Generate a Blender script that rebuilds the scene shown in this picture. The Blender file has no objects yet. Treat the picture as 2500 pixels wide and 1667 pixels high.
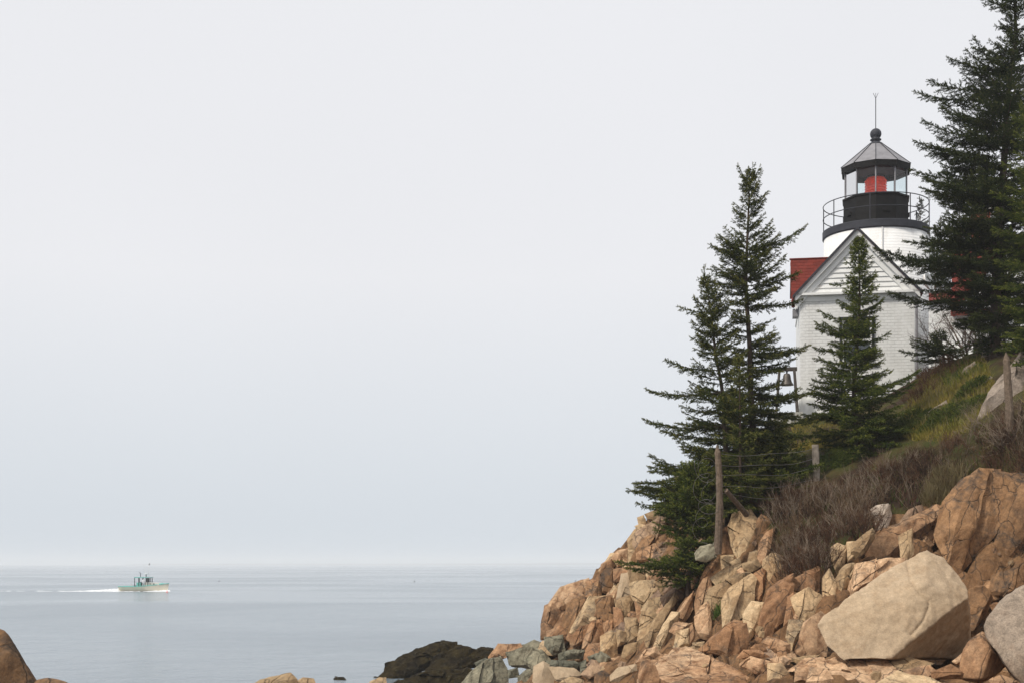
import bpy, bmesh, math, random
import numpy as np
from mathutils import Vector, Matrix

# ---------------------------------------------------------------- camera, sky, sun, exposure
SC = bpy.context.scene
COL = SC.collection
R = math.radians
F, CX, HY, CZ = 3401.0, 1250.0, 1375.0, 4.6      # focal length, optical axis, horizon, eye height
cam = bpy.data.objects.new('camera', bpy.data.cameras.new('camera'))
COL.objects.link(cam)
cam.location = (0, 0, CZ)
cam.rotation_euler = (R(90), 0, 0)
cam.data.sensor_width = 36
cam.data.lens = 36 * F / 2500
cam.data.shift_y = (HY - 833.5) / 2500
cam.data.clip_start, cam.data.clip_end = 0.2, 20000
SC.camera = cam

SUN_EL, SUN_AZ = R(48), R(-128)                   # azimuth measured clockwise from +Y (view direction)
w = bpy.data.worlds.new('World'); SC.world = w; w.use_nodes = True
nt = w.node_tree; nt.nodes.clear()
sky = nt.nodes.new('ShaderNodeTexSky'); sky.sky_type = 'NISHITA'; sky.sun_disc = False
sky.sun_elevation = SUN_EL; sky.sun_rotation = SUN_AZ
sky.air_density = 1.0; sky.dust_density = 4.0
sc_ = nt.nodes.new('ShaderNodeVectorMath'); sc_.operation = 'SCALE'; sc_.inputs['Scale'].default_value = 0.10
nt.links.new(sky.outputs[0], sc_.inputs[0])
tc = nt.nodes.new('ShaderNodeTexCoord')
sp = nt.nodes.new('ShaderNodeSeparateXYZ'); nt.links.new(tc.outputs['Generated'], sp.inputs[0])
cl = nt.nodes.new('ShaderNodeValToRGB')                                            # closed overcast, cooler towards the horizon
cl.color_ramp.elements[0].position = 0.0; cl.color_ramp.elements[0].color = (0.69, 0.755, 0.825, 1)
cl.color_ramp.elements[1].position = 0.20; cl.color_ramp.elements[1].color = (0.905, 0.907, 0.93, 1)
nt.links.new(sp.outputs[2], cl.inputs[0])
nz = nt.nodes.new('ShaderNodeTexNoise'); nz.inputs['Scale'].default_value = 1.6; nz.inputs['Detail'].default_value = 3
nt.links.new(tc.outputs['Generated'], nz.inputs['Vector'])
mr = nt.nodes.new('ShaderNodeMapRange'); mr.inputs[3].default_value = 0.94; mr.inputs[4].default_value = 1.05
nt.links.new(nz.outputs[0], mr.inputs[0])
cs = nt.nodes.new('ShaderNodeVectorMath'); cs.operation = 'SCALE'
nt.links.new(cl.outputs[0], cs.inputs[0]); nt.links.new(mr.outputs[0], cs.inputs['Scale'])
mx = nt.nodes.new('ShaderNodeMix'); mx.data_type = 'RGBA'; mx.inputs[0].default_value = 0.90
nt.links.new(sc_.outputs[0], mx.inputs[6]); nt.links.new(cs.outputs[0], mx.inputs[7])
bg = nt.nodes.new('ShaderNodeBackground'); bg.inputs[1].default_value = 1.0
nt.links.new(mx.outputs[2], bg.inputs[0])
wo = nt.nodes.new('ShaderNodeOutputWorld'); nt.links.new(bg.outputs[0], wo.inputs[0])

sun = bpy.data.objects.new('sun', bpy.data.lights.new('sun', 'SUN'))
COL.objects.link(sun)
sun.data.energy = 3.0; sun.data.angle = R(8); sun.data.color = (1.0, 0.935, 0.83)
sd = Vector((math.sin(SUN_AZ) * math.cos(SUN_EL), math.cos(SUN_AZ) * math.cos(SUN_EL), math.sin(SUN_EL)))
sun.rotation_euler = sd.to_track_quat('Z', 'Y').to_euler()
sun.location = (-20, -20, 40)

SC.view_settings.view_transform = 'Standard'; SC.view_settings.look = 'None'
SC.view_settings.exposure = 0.0; SC.view_settings.gamma = 1.0
SC.render.engine = 'CYCLES'
SC.cycles.volume_bounces = 4
SC.cycles.max_bounces = 8
SC.cycles.transparent_max_bounces = 12

# ---------------------------------------------------------------- helpers
def P(px, py, Y):
    return np.array([(px - CX) * Y / F, Y, CZ + (HY - py) * Y / F])
DS = 2500 / 2352.0
def D(px, py): return px * DS, py * DS

def _hash(ix, iy, iz, seed):
    h = (ix.astype(np.int64) * 374761393 + iy.astype(np.int64) * 668265263 + iz.astype(np.int64) * 2147483647 + seed * 1274126177) & 0xffffffff
    h = ((h ^ (h >> 13)) * 1274126177) & 0xffffffff
    h = ((h ^ (h >> 16)) * 2246822519) & 0xffffffff
    return ((h ^ (h >> 15)) & 0xffffff) / float(0x1000000)

def vnoise(p, seed=0):
    i = np.floor(p).astype(np.int64); f = p - i; f = f * f * (3 - 2 * f)
    r = 0
    for dx in (0, 1):
        for dy in (0, 1):
            for dz in (0, 1):
                wgt = (f[:, 0] if dx else 1 - f[:, 0]) * (f[:, 1] if dy else 1 - f[:, 1]) * (f[:, 2] if dz else 1 - f[:, 2])
                r = r + wgt * _hash(i[:, 0] + dx, i[:, 1] + dy, i[:, 2] + dz, seed)
    return r * 2 - 1

def fbm(p, octv=4, seed=0, gain=0.5):
    r = 0; a = 1.0
    for k in range(octv):
        r = r + a * vnoise(p * (2.03 ** k) + 17.3 * k, seed + k); a *= gain
    return r

def voronoi(p, seed=0):
    i = np.floor(p).astype(np.int64)
    f1 = np.full(len(p), 9.0); f2 = np.full(len(p), 9.0); val = np.zeros(len(p))
    for dx in (-1, 0, 1):
        for dy in (-1, 0, 1):
            for dz in (-1, 0, 1):
                a, b, c = i[:, 0] + dx, i[:, 1] + dy, i[:, 2] + dz
                q = np.stack([a + _hash(a, b, c, seed), b + _hash(a, b, c, seed + 1), c + _hash(a, b, c, seed + 2)], 1)
                d = np.sqrt(((q - p) ** 2).sum(1))
                v = _hash(a, b, c, seed + 3)
                near = d < f1
                f2 = np.where(near, f1, np.minimum(f2, d))
                val = np.where(near, v, val)
                f1 = np.where(near, d, f1)
    return f1, f2 - f1, val

def mesh_obj(name, verts, faces, mat=None, parent=None, smooth=False):
    me = bpy.data.meshes.new(name)
    me.from_pydata([tuple(v) for v in verts], [], [tuple(f) for f in faces])
    me.update()
    if smooth: me.shade_smooth()
    o = bpy.data.objects.new(name, me); COL.objects.link(o)
    if mat: me.materials.append(mat)
    if parent: o.parent = parent
    return o

def tri_mesh(name, verts, tris, mat=None, parent=None, smooth=False):
    """fast mesh from numpy arrays (all triangles)"""
    me = bpy.data.meshes.new(name)
    v = np.asarray(verts, dtype=np.float32); t = np.asarray(tris, dtype=np.int32)
    me.vertices.add(len(v)); me.vertices.foreach_set('co', v.ravel())
    me.loops.add(t.size); me.loops.foreach_set('vertex_index', t.ravel())
    me.polygons.add(len(t))
    me.polygons.foreach_set('loop_start', np.arange(0, t.size, 3, dtype=np.int32))
    me.update(calc_edges=True)
    if smooth: me.shade_smooth()
    o = bpy.data.objects.new(name, me); COL.objects.link(o)
    if mat: me.materials.append(mat)
    if parent: o.parent = parent
    return o

def empty(name, loc=(0, 0, 0), rz=0.0):
    o = bpy.data.objects.new(name, None); COL.objects.link(o)
    o.empty_display_size = 0.2
    o.location = [float(a) for a in loc]; o.rotation_euler = (0, 0, rz)
    return o

def tag(o, label=None, cat=None, group=None, kind=None):
    if label: o['label'] = label
    if cat: o['category'] = cat
    if group: o['group'] = group
    if kind: o['kind'] = kind
    return o

class MB:
    """collects shapes into one mesh"""
    def __init__(s): s.v = []; s.f = []
    def add(s, v, f):
        n = len(s.v); s.v += [tuple(a) for a in v]; s.f += [tuple(i + n for i in q) for q in f]; return s
    def box(s, x0, x1, y0, y1, z0, z1):
        return s.add([(x0, y0, z0), (x1, y0, z0), (x1, y1, z0), (x0, y1, z0), (x0, y0, z1), (x1, y0, z1), (x1, y1, z1), (x0, y1, z1)],
                     [(3, 2, 1, 0), (4, 5, 6, 7), (0, 1, 5, 4), (1, 2, 6, 5), (2, 3, 7, 6), (3, 0, 4, 7)])
    def prism(s, poly, y0, y1):
        """poly in (x,z), extruded from y0 to y1; poly counter-clockwise seen from the front (-y)"""
        n = len(poly)
        v = [(x, y0, z) for x, z in poly] + [(x, y1, z) for x, z in poly]
        f = [tuple(range(n)), tuple(range(2 * n - 1, n - 1, -1))]
        f += [((i + 1) % n, i, i + n, (i + 1) % n + n) for i in range(n)]
        return s.add(v, f)
    def lathe(s, prof, n, cx=0, cy=0, a0=0.0, cap=True):
        v = []; f = []
        for r, z in prof:
            for k in range(n):
                a = a0 + 2 * math.pi * k / n
                v.append((cx + r * math.cos(a), cy + r * math.sin(a), z))
        for j in range(len(prof) - 1):
            for k in range(n):
                k2 = (k + 1) % n
                f.append((j * n + k, j * n + k2, (j + 1) * n + k2, (j + 1) * n + k))
        if cap:
            f.append(tuple(range(n - 1, -1, -1))); m = (len(prof) - 1) * n
            f.append(tuple(range(m, m + n)))
        return s.add(v, f)
    def tube(s, pts, rad, n=6, closed=False):
        pts = [Vector([float(c) for c in p]) for p in pts]; m = len(pts)
        rs = [float(q) for q in rad] if hasattr(rad, "__len__") else [float(rad)] * m
        v = []; f = []
        up = Vector((0.123, 0.271, 0.95)).normalized()
        for i in range(m):
            a = pts[(i - 1) % m] if (closed or i > 0) else pts[0]
            b = pts[(i + 1) % m] if (closed or i < m - 1) else pts[-1]
            t = (b - a)
            t = t.normalized() if t.length > 1e-9 else Vector((0, 0, 1))
            x = t.cross(up)
            if x.length < 1e-3: x = t.cross(Vector((1, 0, 0)))
            x.normalize(); y = t.cross(x)
            for k in range(n):
                an = 2 * math.pi * k / n
                v.append(tuple(pts[i] + rs[i] * (x * math.cos(an) + y * math.sin(an))))
        for i in range(m if closed else m - 1):
            j = (i + 1) % m
            for k in range(n):
                k2 = (k + 1) % n
                f.append((i * n + k, j * n + k, j * n + k2, i * n + k2))
        if not closed:
            f.append(tuple(range(n))); f.append(tuple(range(m * n - 1, (m - 1) * n - 1, -1)))
        return s.add(v, f)
    def build(s, name, mat=None, parent=None, smooth=False):
        o = mesh_obj(name, s.v, s.f, mat, parent, smooth)
        bm = bmesh.new(); bm.from_mesh(o.data); bmesh.ops.recalc_face_normals(bm, faces=bm.faces); bm.to_mesh(o.data); bm.free()
        return o

# ---------------------------------------------------------------- materials
class NB:
    def __init__(s, name):
        s.m = bpy.data.materials.new(name); s.m.use_nodes = True
        s.t = s.m.node_tree; s.t.nodes.clear()
        s.out = s.n('ShaderNodeOutputMaterial'); s.b = s.n('ShaderNodeBsdfPrincipled')
        s.l(s.b.outputs[0], s.out.inputs[0])
    def n(s, typ, **kw):
        o = s.t.nodes.new(typ)
        for k, v in kw.items(): setattr(o, k, v)
        return o
    def l(s, a, b): s.t.links.new(a, b)
    def pos(s, scale=(1, 1, 1), rot=(0, 0, 0), local=False):
        if local: g = s.n('ShaderNodeTexCoord').outputs['Object']
        else: g = s.n('ShaderNodeNewGeometry').outputs['Position']
        m = s.n('ShaderNodeMapping'); m.inputs['Scale'].default_value = scale; m.inputs['Rotation'].default_value = rot
        s.l(g, m.inputs[0]); return m.outputs[0]
    def joint(s, scale):
        r = s.n('ShaderNodeMapping'); r.inputs['Rotation'].default_value = JROT; s.l(s.n('ShaderNodeNewGeometry').outputs['Position'], r.inputs[0])
        m = s.n('ShaderNodeMapping'); m.inputs['Scale'].default_value = scale; s.l(r.outputs[0], m.inputs[0]); return m.outputs[0]
    def noise(s, vec, scale, detail=4, rough=0.55, dist=0.0):
        o = s.n('ShaderNodeTexNoise'); o.inputs['Scale'].default_value = scale; o.inputs['Detail'].default_value = detail
        o.inputs['Roughness'].default_value = rough; o.inputs['Distortion'].default_value = dist
        s.l(vec, o.inputs['Vector']); return o.outputs[0]
    def ramp(s, fac, p0, p1, v0=0.0, v1=1.0):
        o = s.n('ShaderNodeMapRange'); o.inputs[1].default_value = p0; o.inputs[2].default_value = p1
        o.inputs[3].default_value = v0; o.inputs[4].default_value = v1
        s.l(fac, o.inputs[0]); return o.outputs[0]
    def mix(s, fac, a, b, blend='MIX'):
        o = s.n('ShaderNodeMix', data_type='RGBA', blend_type=blend)
        for i, v in ((0, fac), (6, a), (7, b)):
            if hasattr(v, 'is_linked') or hasattr(v, 'links'): s.l(v, o.inputs[i])
            elif i == 0: o.inputs[0].default_value = v
            else: o.inputs[i].default_value = (*v, 1)
        return o.outputs[2]
    def math(s, op, a, b=0.0):
        o = s.n('ShaderNodeMath', operation=op)
        for i, v in ((0, a), (1, b)):
            if hasattr(v, 'links'): s.l(v, o.inputs[i])
            else: o.inputs[i].default_value = v
        return o.outputs[0]
    def bump(s, h, strength=0.3, dist=0.02, prev=None):
        o = s.n('ShaderNodeBump'); o.inputs['Strength'].default_value = strength; o.inputs['Distance'].default_value = dist
        s.l(h, o.inputs['Height'])
        if prev is not None: s.l(prev, o.inputs['Normal'])
        return o.outputs[0]
    def done(s, color=None, rough=0.8, normal=None, spec=0.3, metal=0.0):
        if color is not None:
            if hasattr(color, 'links'): s.l(color, s.b.inputs['Base Color'])
            else: s.b.inputs['Base Color'].default_value = (*color, 1)
        if hasattr(rough, 'links'): s.l(rough, s.b.inputs['Roughness'])
        else: s.b.inputs['Roughness'].default_value = rough
        s.b.inputs['Specular IOR Level'].default_value = spec
        s.b.inputs['Metallic'].default_value = metal
        if normal is not None: s.l(normal, s.b.inputs['Normal'])
        return s.m

JROT = (0.0, R(-22), R(10))        # direction of the joints in the granite
def rock_mat(name, A, B, C, dark=(0.06, 0.05, 0.042), stain=0.7, streak=0.82, grain=0.28, rough=0.88, objvar=0.26, bump=0.7, stain_at=0.53, cracks=1.0, mottle=1.0):
    b = NB(name); p = b.pos(); pj = b.joint((5.0, 5.0, 0.8))
    oi = b.n('ShaderNodeObjectInfo')
    big = b.noise(p, 0.55, 4, 0.6, 0.4)
    f = b.math('ADD', b.ramp(big, 0.36, 0.64), b.ramp(oi.outputs['Random'], 0, 1, -0.45, 0.45))
    f = b.ramp(f, 0.0, 1.0)
    c = b.mix(f, A, B)
    mid = b.ramp(b.noise(p, 2.3, 5, 0.65, 0.6), 0.50, 0.68)
    c = b.mix(b.math('MULTIPLY', mid, 0.75), c, C)
    st = b.ramp(b.noise(pj, 1.0, 5, 0.65), 0.48, 0.68)
    c = b.mix(b.math('MULTIPLY', st, streak), c, (A[0] * 0.34, A[1] * 0.27, A[2] * 0.22))
    dk = b.math('MULTIPLY', b.ramp(b.noise(p, 0.9, 6, 0.7, 0.8), stain_at, stain_at + 0.10), b.ramp(b.noise(p, 6.0, 4, 0.7), 0.35, 0.6))
    c = b.mix(b.math('MULTIPLY', dk, stain), c, dark)
    g = b.ramp(b.noise(p, 38.0, 3, 0.7), 0.25, 0.75, 1 - grain, 1 + grain)
    g2 = b.math('MULTIPLY', g, b.ramp(b.noise(p, 9.0, 5, 0.7), 0.32, 0.68, 1 - 0.30 * mottle, 1 + 0.22 * mottle))
    g2 = b.math('MULTIPLY', g2, b.ramp(oi.outputs['Random'], 0, 1, 1 - objvar, 1 + objvar))
    sp_ = b.ramp(b.noise(p, 19.0, 3, 0.75), 0.60, 0.72)
    c = b.mix(b.math('MULTIPLY', sp_, 0.45 * mottle), c, dark)
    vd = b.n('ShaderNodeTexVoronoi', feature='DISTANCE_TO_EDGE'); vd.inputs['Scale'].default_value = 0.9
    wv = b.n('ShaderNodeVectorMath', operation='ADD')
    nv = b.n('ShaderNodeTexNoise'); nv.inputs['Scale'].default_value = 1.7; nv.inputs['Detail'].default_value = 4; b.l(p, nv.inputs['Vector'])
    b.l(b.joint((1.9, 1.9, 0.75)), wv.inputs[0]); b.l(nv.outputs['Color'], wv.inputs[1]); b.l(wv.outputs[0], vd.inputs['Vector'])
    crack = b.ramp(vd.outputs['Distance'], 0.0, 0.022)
    c = b.mix(b.math('MULTIPLY', b.ramp(vd.outputs['Distance'], 0.004, 0.020, 1.0, 0.0), min(0.6, streak) * cracks), c, dark)   # dark crack lines painted into the colour
    sc = b.n('ShaderNodeVectorMath', operation='SCALE'); b.l(c, sc.inputs[0]); b.l(g2, sc.inputs['Scale'])
    n1 = b.bump(b.noise(p, 7.0, 8, 0.70, 0.2), 0.8 * bump, 0.07)
    n2 = b.bump(b.noise(pj, 1.6, 6, 0.7), 0.55 * bump, 0.06, n1)
    n3 = b.bump(crack, 0.8 * bump * cracks, 0.05, n2)
    n4 = b.bump(b.noise(p, 55.0, 4, 0.7), 0.35 * bump, 0.012, n3)
    return b.done(sc.outputs[0], rough, n4, 0.25)

def plain(name, col, rough=0.6, spec=0.3, var=0.12, scale=6.0, metal=0.0, bump=0.15, dirt=None, dirt_at=(0.58, 0.75)):
    b = NB(name); p = b.pos()
    v = b.ramp(b.noise(p, scale, 5, 0.6), 0.3, 0.7, 1 - var, 1 + var)
    sc = b.n('ShaderNodeVectorMath', operation='SCALE'); sc.inputs[0].default_value = col; b.l(v, sc.inputs['Scale'])
    c = sc.outputs[0]
    if dirt: c = b.mix(b.ramp(b.noise(p, scale * 0.7, 6, 0.7, 0.5), *dirt_at), c, dirt)
    return b.done(c, rough, b.bump(b.noise(p, scale * 6, 4), bump, 0.01), spec, metal)

M = {}
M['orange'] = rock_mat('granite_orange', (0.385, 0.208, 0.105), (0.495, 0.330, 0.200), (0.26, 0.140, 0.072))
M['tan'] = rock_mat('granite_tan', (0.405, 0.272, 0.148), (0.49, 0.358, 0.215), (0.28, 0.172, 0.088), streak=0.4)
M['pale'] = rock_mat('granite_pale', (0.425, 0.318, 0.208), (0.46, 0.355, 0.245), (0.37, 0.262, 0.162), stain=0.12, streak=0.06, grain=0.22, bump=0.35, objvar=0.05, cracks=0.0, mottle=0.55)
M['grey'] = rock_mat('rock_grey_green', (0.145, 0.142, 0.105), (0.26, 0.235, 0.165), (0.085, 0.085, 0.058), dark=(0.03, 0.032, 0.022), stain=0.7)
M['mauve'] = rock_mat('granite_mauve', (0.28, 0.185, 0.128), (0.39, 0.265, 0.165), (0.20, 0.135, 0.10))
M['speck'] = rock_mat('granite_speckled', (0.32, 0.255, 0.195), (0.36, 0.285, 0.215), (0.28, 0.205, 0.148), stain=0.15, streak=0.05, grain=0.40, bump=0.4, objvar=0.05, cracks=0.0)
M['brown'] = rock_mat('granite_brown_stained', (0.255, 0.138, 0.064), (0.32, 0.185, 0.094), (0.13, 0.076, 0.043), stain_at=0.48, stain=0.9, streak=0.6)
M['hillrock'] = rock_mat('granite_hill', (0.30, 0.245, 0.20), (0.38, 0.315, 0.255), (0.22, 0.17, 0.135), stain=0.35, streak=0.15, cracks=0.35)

def weed_mat():
    b = NB('rockweed'); p = b.pos()
    c = b.mix(b.ramp(b.noise(p, 1.6, 6, 0.7), 0.4, 0.65), (0.016, 0.012, 0.007), (0.060, 0.045, 0.018))
    c = b.mix(b.ramp(b.noise(p, 7.0, 4, 0.7), 0.58, 0.75), c, (0.09, 0.085, 0.05))
    n1 = b.bump(b.noise(p, 4.0, 7, 0.75), 1.0, 0.25)
    return b.done(c, 0.9, n1, 0.08)
M['weed'] = weed_mat()
# ---------------------------------------------------------------- sea, far shore
def sea_mat():
    b = NB('sea_water'); p = b.pos()
    slick = b.ramp(b.noise(b.pos((0.010, 0.014, 1.0)), 1.0, 3, 0.5, 0.8), 0.42, 0.60)      # wind-roughened water between smooth slicks
    rip = b.noise(b.pos((1.1, 2.6, 1.0)), 1.0, 7, 0.66)
    swell = b.noise(b.pos((0.30, 0.26, 1.0)), 1.0, 6, 0.68)
    st = b.math('MULTIPLY', slick, 0.60)
    st = b.math('ADD', st, 0.22)
    bp = b.n('ShaderNodeBump'); bp.inputs['Distance'].default_value = 0.12
    b.l(st, bp.inputs['Strength']); b.l(rip, bp.inputs['Height'])
    n2 = b.bump(swell, 0.55, 0.75, bp.outputs[0])
    b.b.inputs['IOR'].default_value = 1.333
    return b.done((0.165, 0.205, 0.24), b.ramp(slick, 0, 1, 0.10, 0.22), n2, 0.5)
M['sea'] = sea_mat()
sea = mesh_obj('sea', [(-6800, -250, 0), (6800, -250, 0), (6800, 6800, 0), (-6800, 6800, 0)], [(0, 1, 2, 3)], M['sea'])
tag(sea, 'calm grey sea fading into fog', 'sea', kind='structure')

rng = np.random.default_rng(7)
nx = 160
xs = np.linspace(-1400, 6400, nx)
ridge = 10 + 5 * fbm(np.stack([xs / 700, xs * 0, xs * 0], 1), 4, 3)
fade = np.clip((xs + 1400) / 2400, 0, 1); ridge = np.maximum(ridge * (0.25 + 0.75 * fade), 0.6)
v = []; f = []
for k, (dy, hz) in enumerate(((0, -1.0), (40, 0.45), (120, 0.8), (300, 1.0), (700, 0.7), (900, -0.2))):
    for i in range(nx): v.append((xs[i], 5000 + dy + 60 * math.sin(i * 0.15), ridge[i] * hz if hz > 0 else hz * 3))
for k in range(5):
    for i in range(nx - 1): f.append((k * nx + i, k * nx + i + 1, (k + 1) * nx + i + 1, (k + 1) * nx + i))
M['shore'] = plain('wooded_shore', (0.05, 0.065, 0.045), 0.95, 0.1, 0.3, 0.02)
tag(mesh_obj('far_hills', v, f, M['shore']), 'faint low wooded shore beyond the fog', 'hills', kind='structure')

# ---------------------------------------------------------------- terrain (one height field: cliff below, hillside above)
CP = [  # px, py, depth: points of the ground that the photograph shows
 (1150,1690,48),(1300,1667,40),(1450,1667,34),(1600,1667,27),(1800,1667,22),(2100,1667,20.3),(2300,1667,19.3),(2500,1667,18.5),
 (1300,1605,44.5),(1450,1600,38.5),(1600,1600,32),(1750,1590,28.5),(1900,1590,26.5),(2100,1620,24.3),(2300,1620,23.6),(2450,1600,22.5),
 (1345,1500,45),(1450,1500,41.5),(1560,1500,39.5),(1650,1500,36),(1750,1480,33.3),(1850,1500,31),(1950,1500,30),(2050,1450,29.5),(2330,1510,28.6),(2480,1470,26.5),
 (1450,1400,44),(1550,1400,42),(1650,1420,38.7),(1750,1390,35.8),(1850,1400,33.6),(1950,1400,32),(2080,1380,31),(2200,1380,30.4),(2380,1385,33),(2350,1440,31.5),(2480,1390,28.8),
 (1500,1330,44.3),(1570,1290,43),(1680,1330,39.2),(1780,1310,36),(1900,1320,34.5),(2000,1310,33.5),(2130,1280,32.2),(2250,1260,31.4),(2400,1250,30.6),
 (1600,1262,43.6),(1760,1262,37.2),(1850,1232,37),(1950,1205,37),(2100,1185,36),(2250,1165,34.5),(2400,1160,31.8),(2490,1160,31.4),
 (1380,1462,45.6),(1420,1432,45.4),(1345,1480,46),(1365,1455,46.5),(1410,1420,46.2),(1565,1264,43.8),(1530,1290,44.5),(1640,1258,43),(1720,1180,41),(1850,1135,40.5),(2000,1110,39.8),(2200,1080,38),(2400,1050,35),(2500,1040,33.5),
 (1960,1028,45.2),(2100,1040,42.5),(2250,960,42),(2400,935,39),(2500,930,36.5),
 (2210,945,45.5),(2300,885,44.5),(2400,860,42.5),(2500,850,40.5),(1750,1160,44),(1880,1040,45.5)]
XYZ = [  # unseen ground that carries on from it; out-of-frame right raised to block sky light
 (9,46.5,9.25),(11.4,46,9.35),(14,47.5,9.7),(13.5,52,9.7),(10,50,9.3),(8,52,8.2),(18,56,10.2),(25,60,10.5),(25,50,11.5),(22,42,11.2),(20,34,11.5),(17,28,10),(14.5,22,8.5),(12.5,18,6.8),(10,12,5.5),(19,22,12),(17,15,10),
 (2.2,50,-1.2),(2.5,58,-1.5),(5,56,1.0),(8,62,4.5),(12,70,8.5),(24,74,10),(0,46,-0.8),(-1,52,-1.2),(-4,58,-1.4),(-9,60,-1.5),(-9,40,-1.2),(-9,28,0.2),(-9,18,1.6),(-9,9,2.4),
 (-4,25,1.5),(-4.3,12,2.5),(0,10,2.9),(0,18,1.9),(0,24,1.3),(0,30,0.6),(-4,36,-0.6),(0,38,0.2),(5,10,3),(4,16,2.7),(3,20,2.3),(2.5,26,1.6),(6,62,-0.5),(0,66,-1.5),(-6,72,-1.5),(6,74,0.5)]
pts = np.array([P(*c) for c in CP] + [np.array(c, float) for c in XYZ])
def tps(r2): return np.where(r2 > 1e-12, 0.5 * r2 * np.log(r2 + 1e-12), 0.0)
n = len(pts); A = np.zeros((n + 3, n + 3))
d2 = ((pts[:, None, :2] - pts[None, :, :2]) ** 2).sum(2)
A[:n, :n] = tps(d2) + np.eye(n) * 1.2
A[:n, n] = 1; A[n, :n] = 1; A[:n, n + 1:] = pts[:, :2]; A[n + 1:, :n] = pts[:, :2].T
coef = np.linalg.solve(A, np.concatenate([pts[:, 2], np.zeros(3)]))
GX = np.arange(-9, 26.01, 0.15); GY = np.arange(8, 74.01, 0.15)
gx, gy = np.meshgrid(GX, GY)
fx, fy = gx.ravel(), gy.ravel()
H0 = np.full(len(fx), coef[n]) + coef[n + 1] * fx + coef[n + 2] * fy
for k in range(n): H0 += coef[k] * tps((fx - pts[k, 0]) ** 2 + (fy - pts[k, 1]) ** 2)
ROCKX = [-9e9, 1480, 1560, 1640, 1700, 1780, 1850, 1900, 2040, 2110, 2250, 2350, 2700]
ROCKY = [1000, 1300, 1240, 1245, 1300, 1235, 1240, 1330, 1350, 1265, 1235, 1150, 1150]
ppx = CX + fx / fy * F; ppy = HY - (H0 - CZ) / fy * F
mask = np.clip((ppy - np.interp(ppx, ROCKX, ROCKY)) / 26 + 0.5, 0, 1)
mask = np.where(ppx < 1430, 1.0, mask)
CJ = np.array([[0.93, 0.0, -0.37], [0.0, 1.0, 0.0], [0.37, 0.0, 0.93]])
p3 = np.stack([fx, fy, H0], 1) @ CJ.T
_, e1, v1 = voronoi(p3 * np.array([1.1, 1.1, 0.55]), 11)
_, e2, v2 = voronoi(p3 * np.array([2.9, 2.9, 1.3]) + 5, 23)
rocky = (v1 - 0.5) * 0.75 + (v2 - 0.5) * 0.30 - 0.22 * np.exp(-(e1 / 0.10) ** 2) - 0.10 * np.exp(-(e2 / 0.12) ** 2) + 0.07 * fbm(p3 * 2.2, 3, 5)
soft = 0.10 * fbm(p3 * 0.8, 4, 9)
Hs = H0
Hf = Hs + (rocky - 0.42) * mask + soft * (1 - mask)
HG = Hs.reshape(gx.shape); HL = (H0 - 0.40 * mask).reshape(gx.shape)
def height(x, y, HG=HG):
    x = np.clip((np.asarray(x, float) + 9) / 0.15, 0, len(GX) - 1.001); y = np.clip((np.asarray(y, float) - 8) / 0.15, 0, len(GY) - 1.001)
    i = x.astype(int); j = y.astype(int); a = x - i; c = y - j
    return (HG[j, i] * (1 - a) + HG[j, i + 1] * a) * (1 - c) + (HG[j + 1, i] * (1 - a) + HG[j + 1, i + 1] * a) * c
YS = np.arange(14, 66, 0.1)
def ground_depth(px, py, default=None, low=False):
    x = (px - CX) * YS / F; z = CZ + (HY - py) * YS / F
    hit = np.nonzero(z < height(x, YS, HL if low else HG))[0]
    return float(YS[hit[0]]) if len(hit) else default
ny_, nx_ = gx.shape
idx = np.arange(ny_ * nx_).reshape(ny_, nx_)
a, b_, c_, d_ = idx[:-1, :-1].ravel(), idx[:-1, 1:].ravel(), idx[1:, 1:].ravel(), idx[1:, :-1].ravel()
tris = np.concatenate([np.stack([a, b_, c_], 1), np.stack([a, c_, d_], 1)])
V3 = np.stack([fx, fy, Hf], 1)
fm = mask[tris].mean(1) > 0.5
dry = Hf[tris].max(1) > -1.0
def sub_mesh(name, sel, mat):
    t = tris[sel]; u, inv = np.unique(t, return_inverse=True)
    return tri_mesh(name, V3[u], inv.reshape(-1, 3), mat)

def cliff_mat():
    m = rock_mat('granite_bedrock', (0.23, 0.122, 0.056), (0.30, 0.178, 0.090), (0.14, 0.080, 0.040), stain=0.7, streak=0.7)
    return m
M['cliff'] = cliff_mat()
cliff = tag(sub_mesh('cliff', fm & dry, M['cliff']), 'jointed orange granite cliff above the sea', 'cliff', kind='structure')

def soil_mat():
    b = NB('hillside_turf'); p = b.pos()
    g = b.mix(b.ramp(b.noise(p, 1.4, 5, 0.65), 0.4, 0.62), (0.060, 0.068, 0.020), (0.10, 0.080, 0.030))
    g = b.mix(b.ramp(b.noise(p, 0.7, 5, 0.65, 0.5), 0.42, 0.58), g, (0.055, 0.036, 0.024))
    return b.done(g, 0.95, b.bump(b.noise(p, 14, 6, 0.75), 1.0, 0.10), 0.1)
M['soil'] = soil_mat()
tag(sub_mesh('hillside', ~fm & dry, M['soil']), 'steep grassy hillside under the lighthouse', 'hillside', kind='structure')

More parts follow.
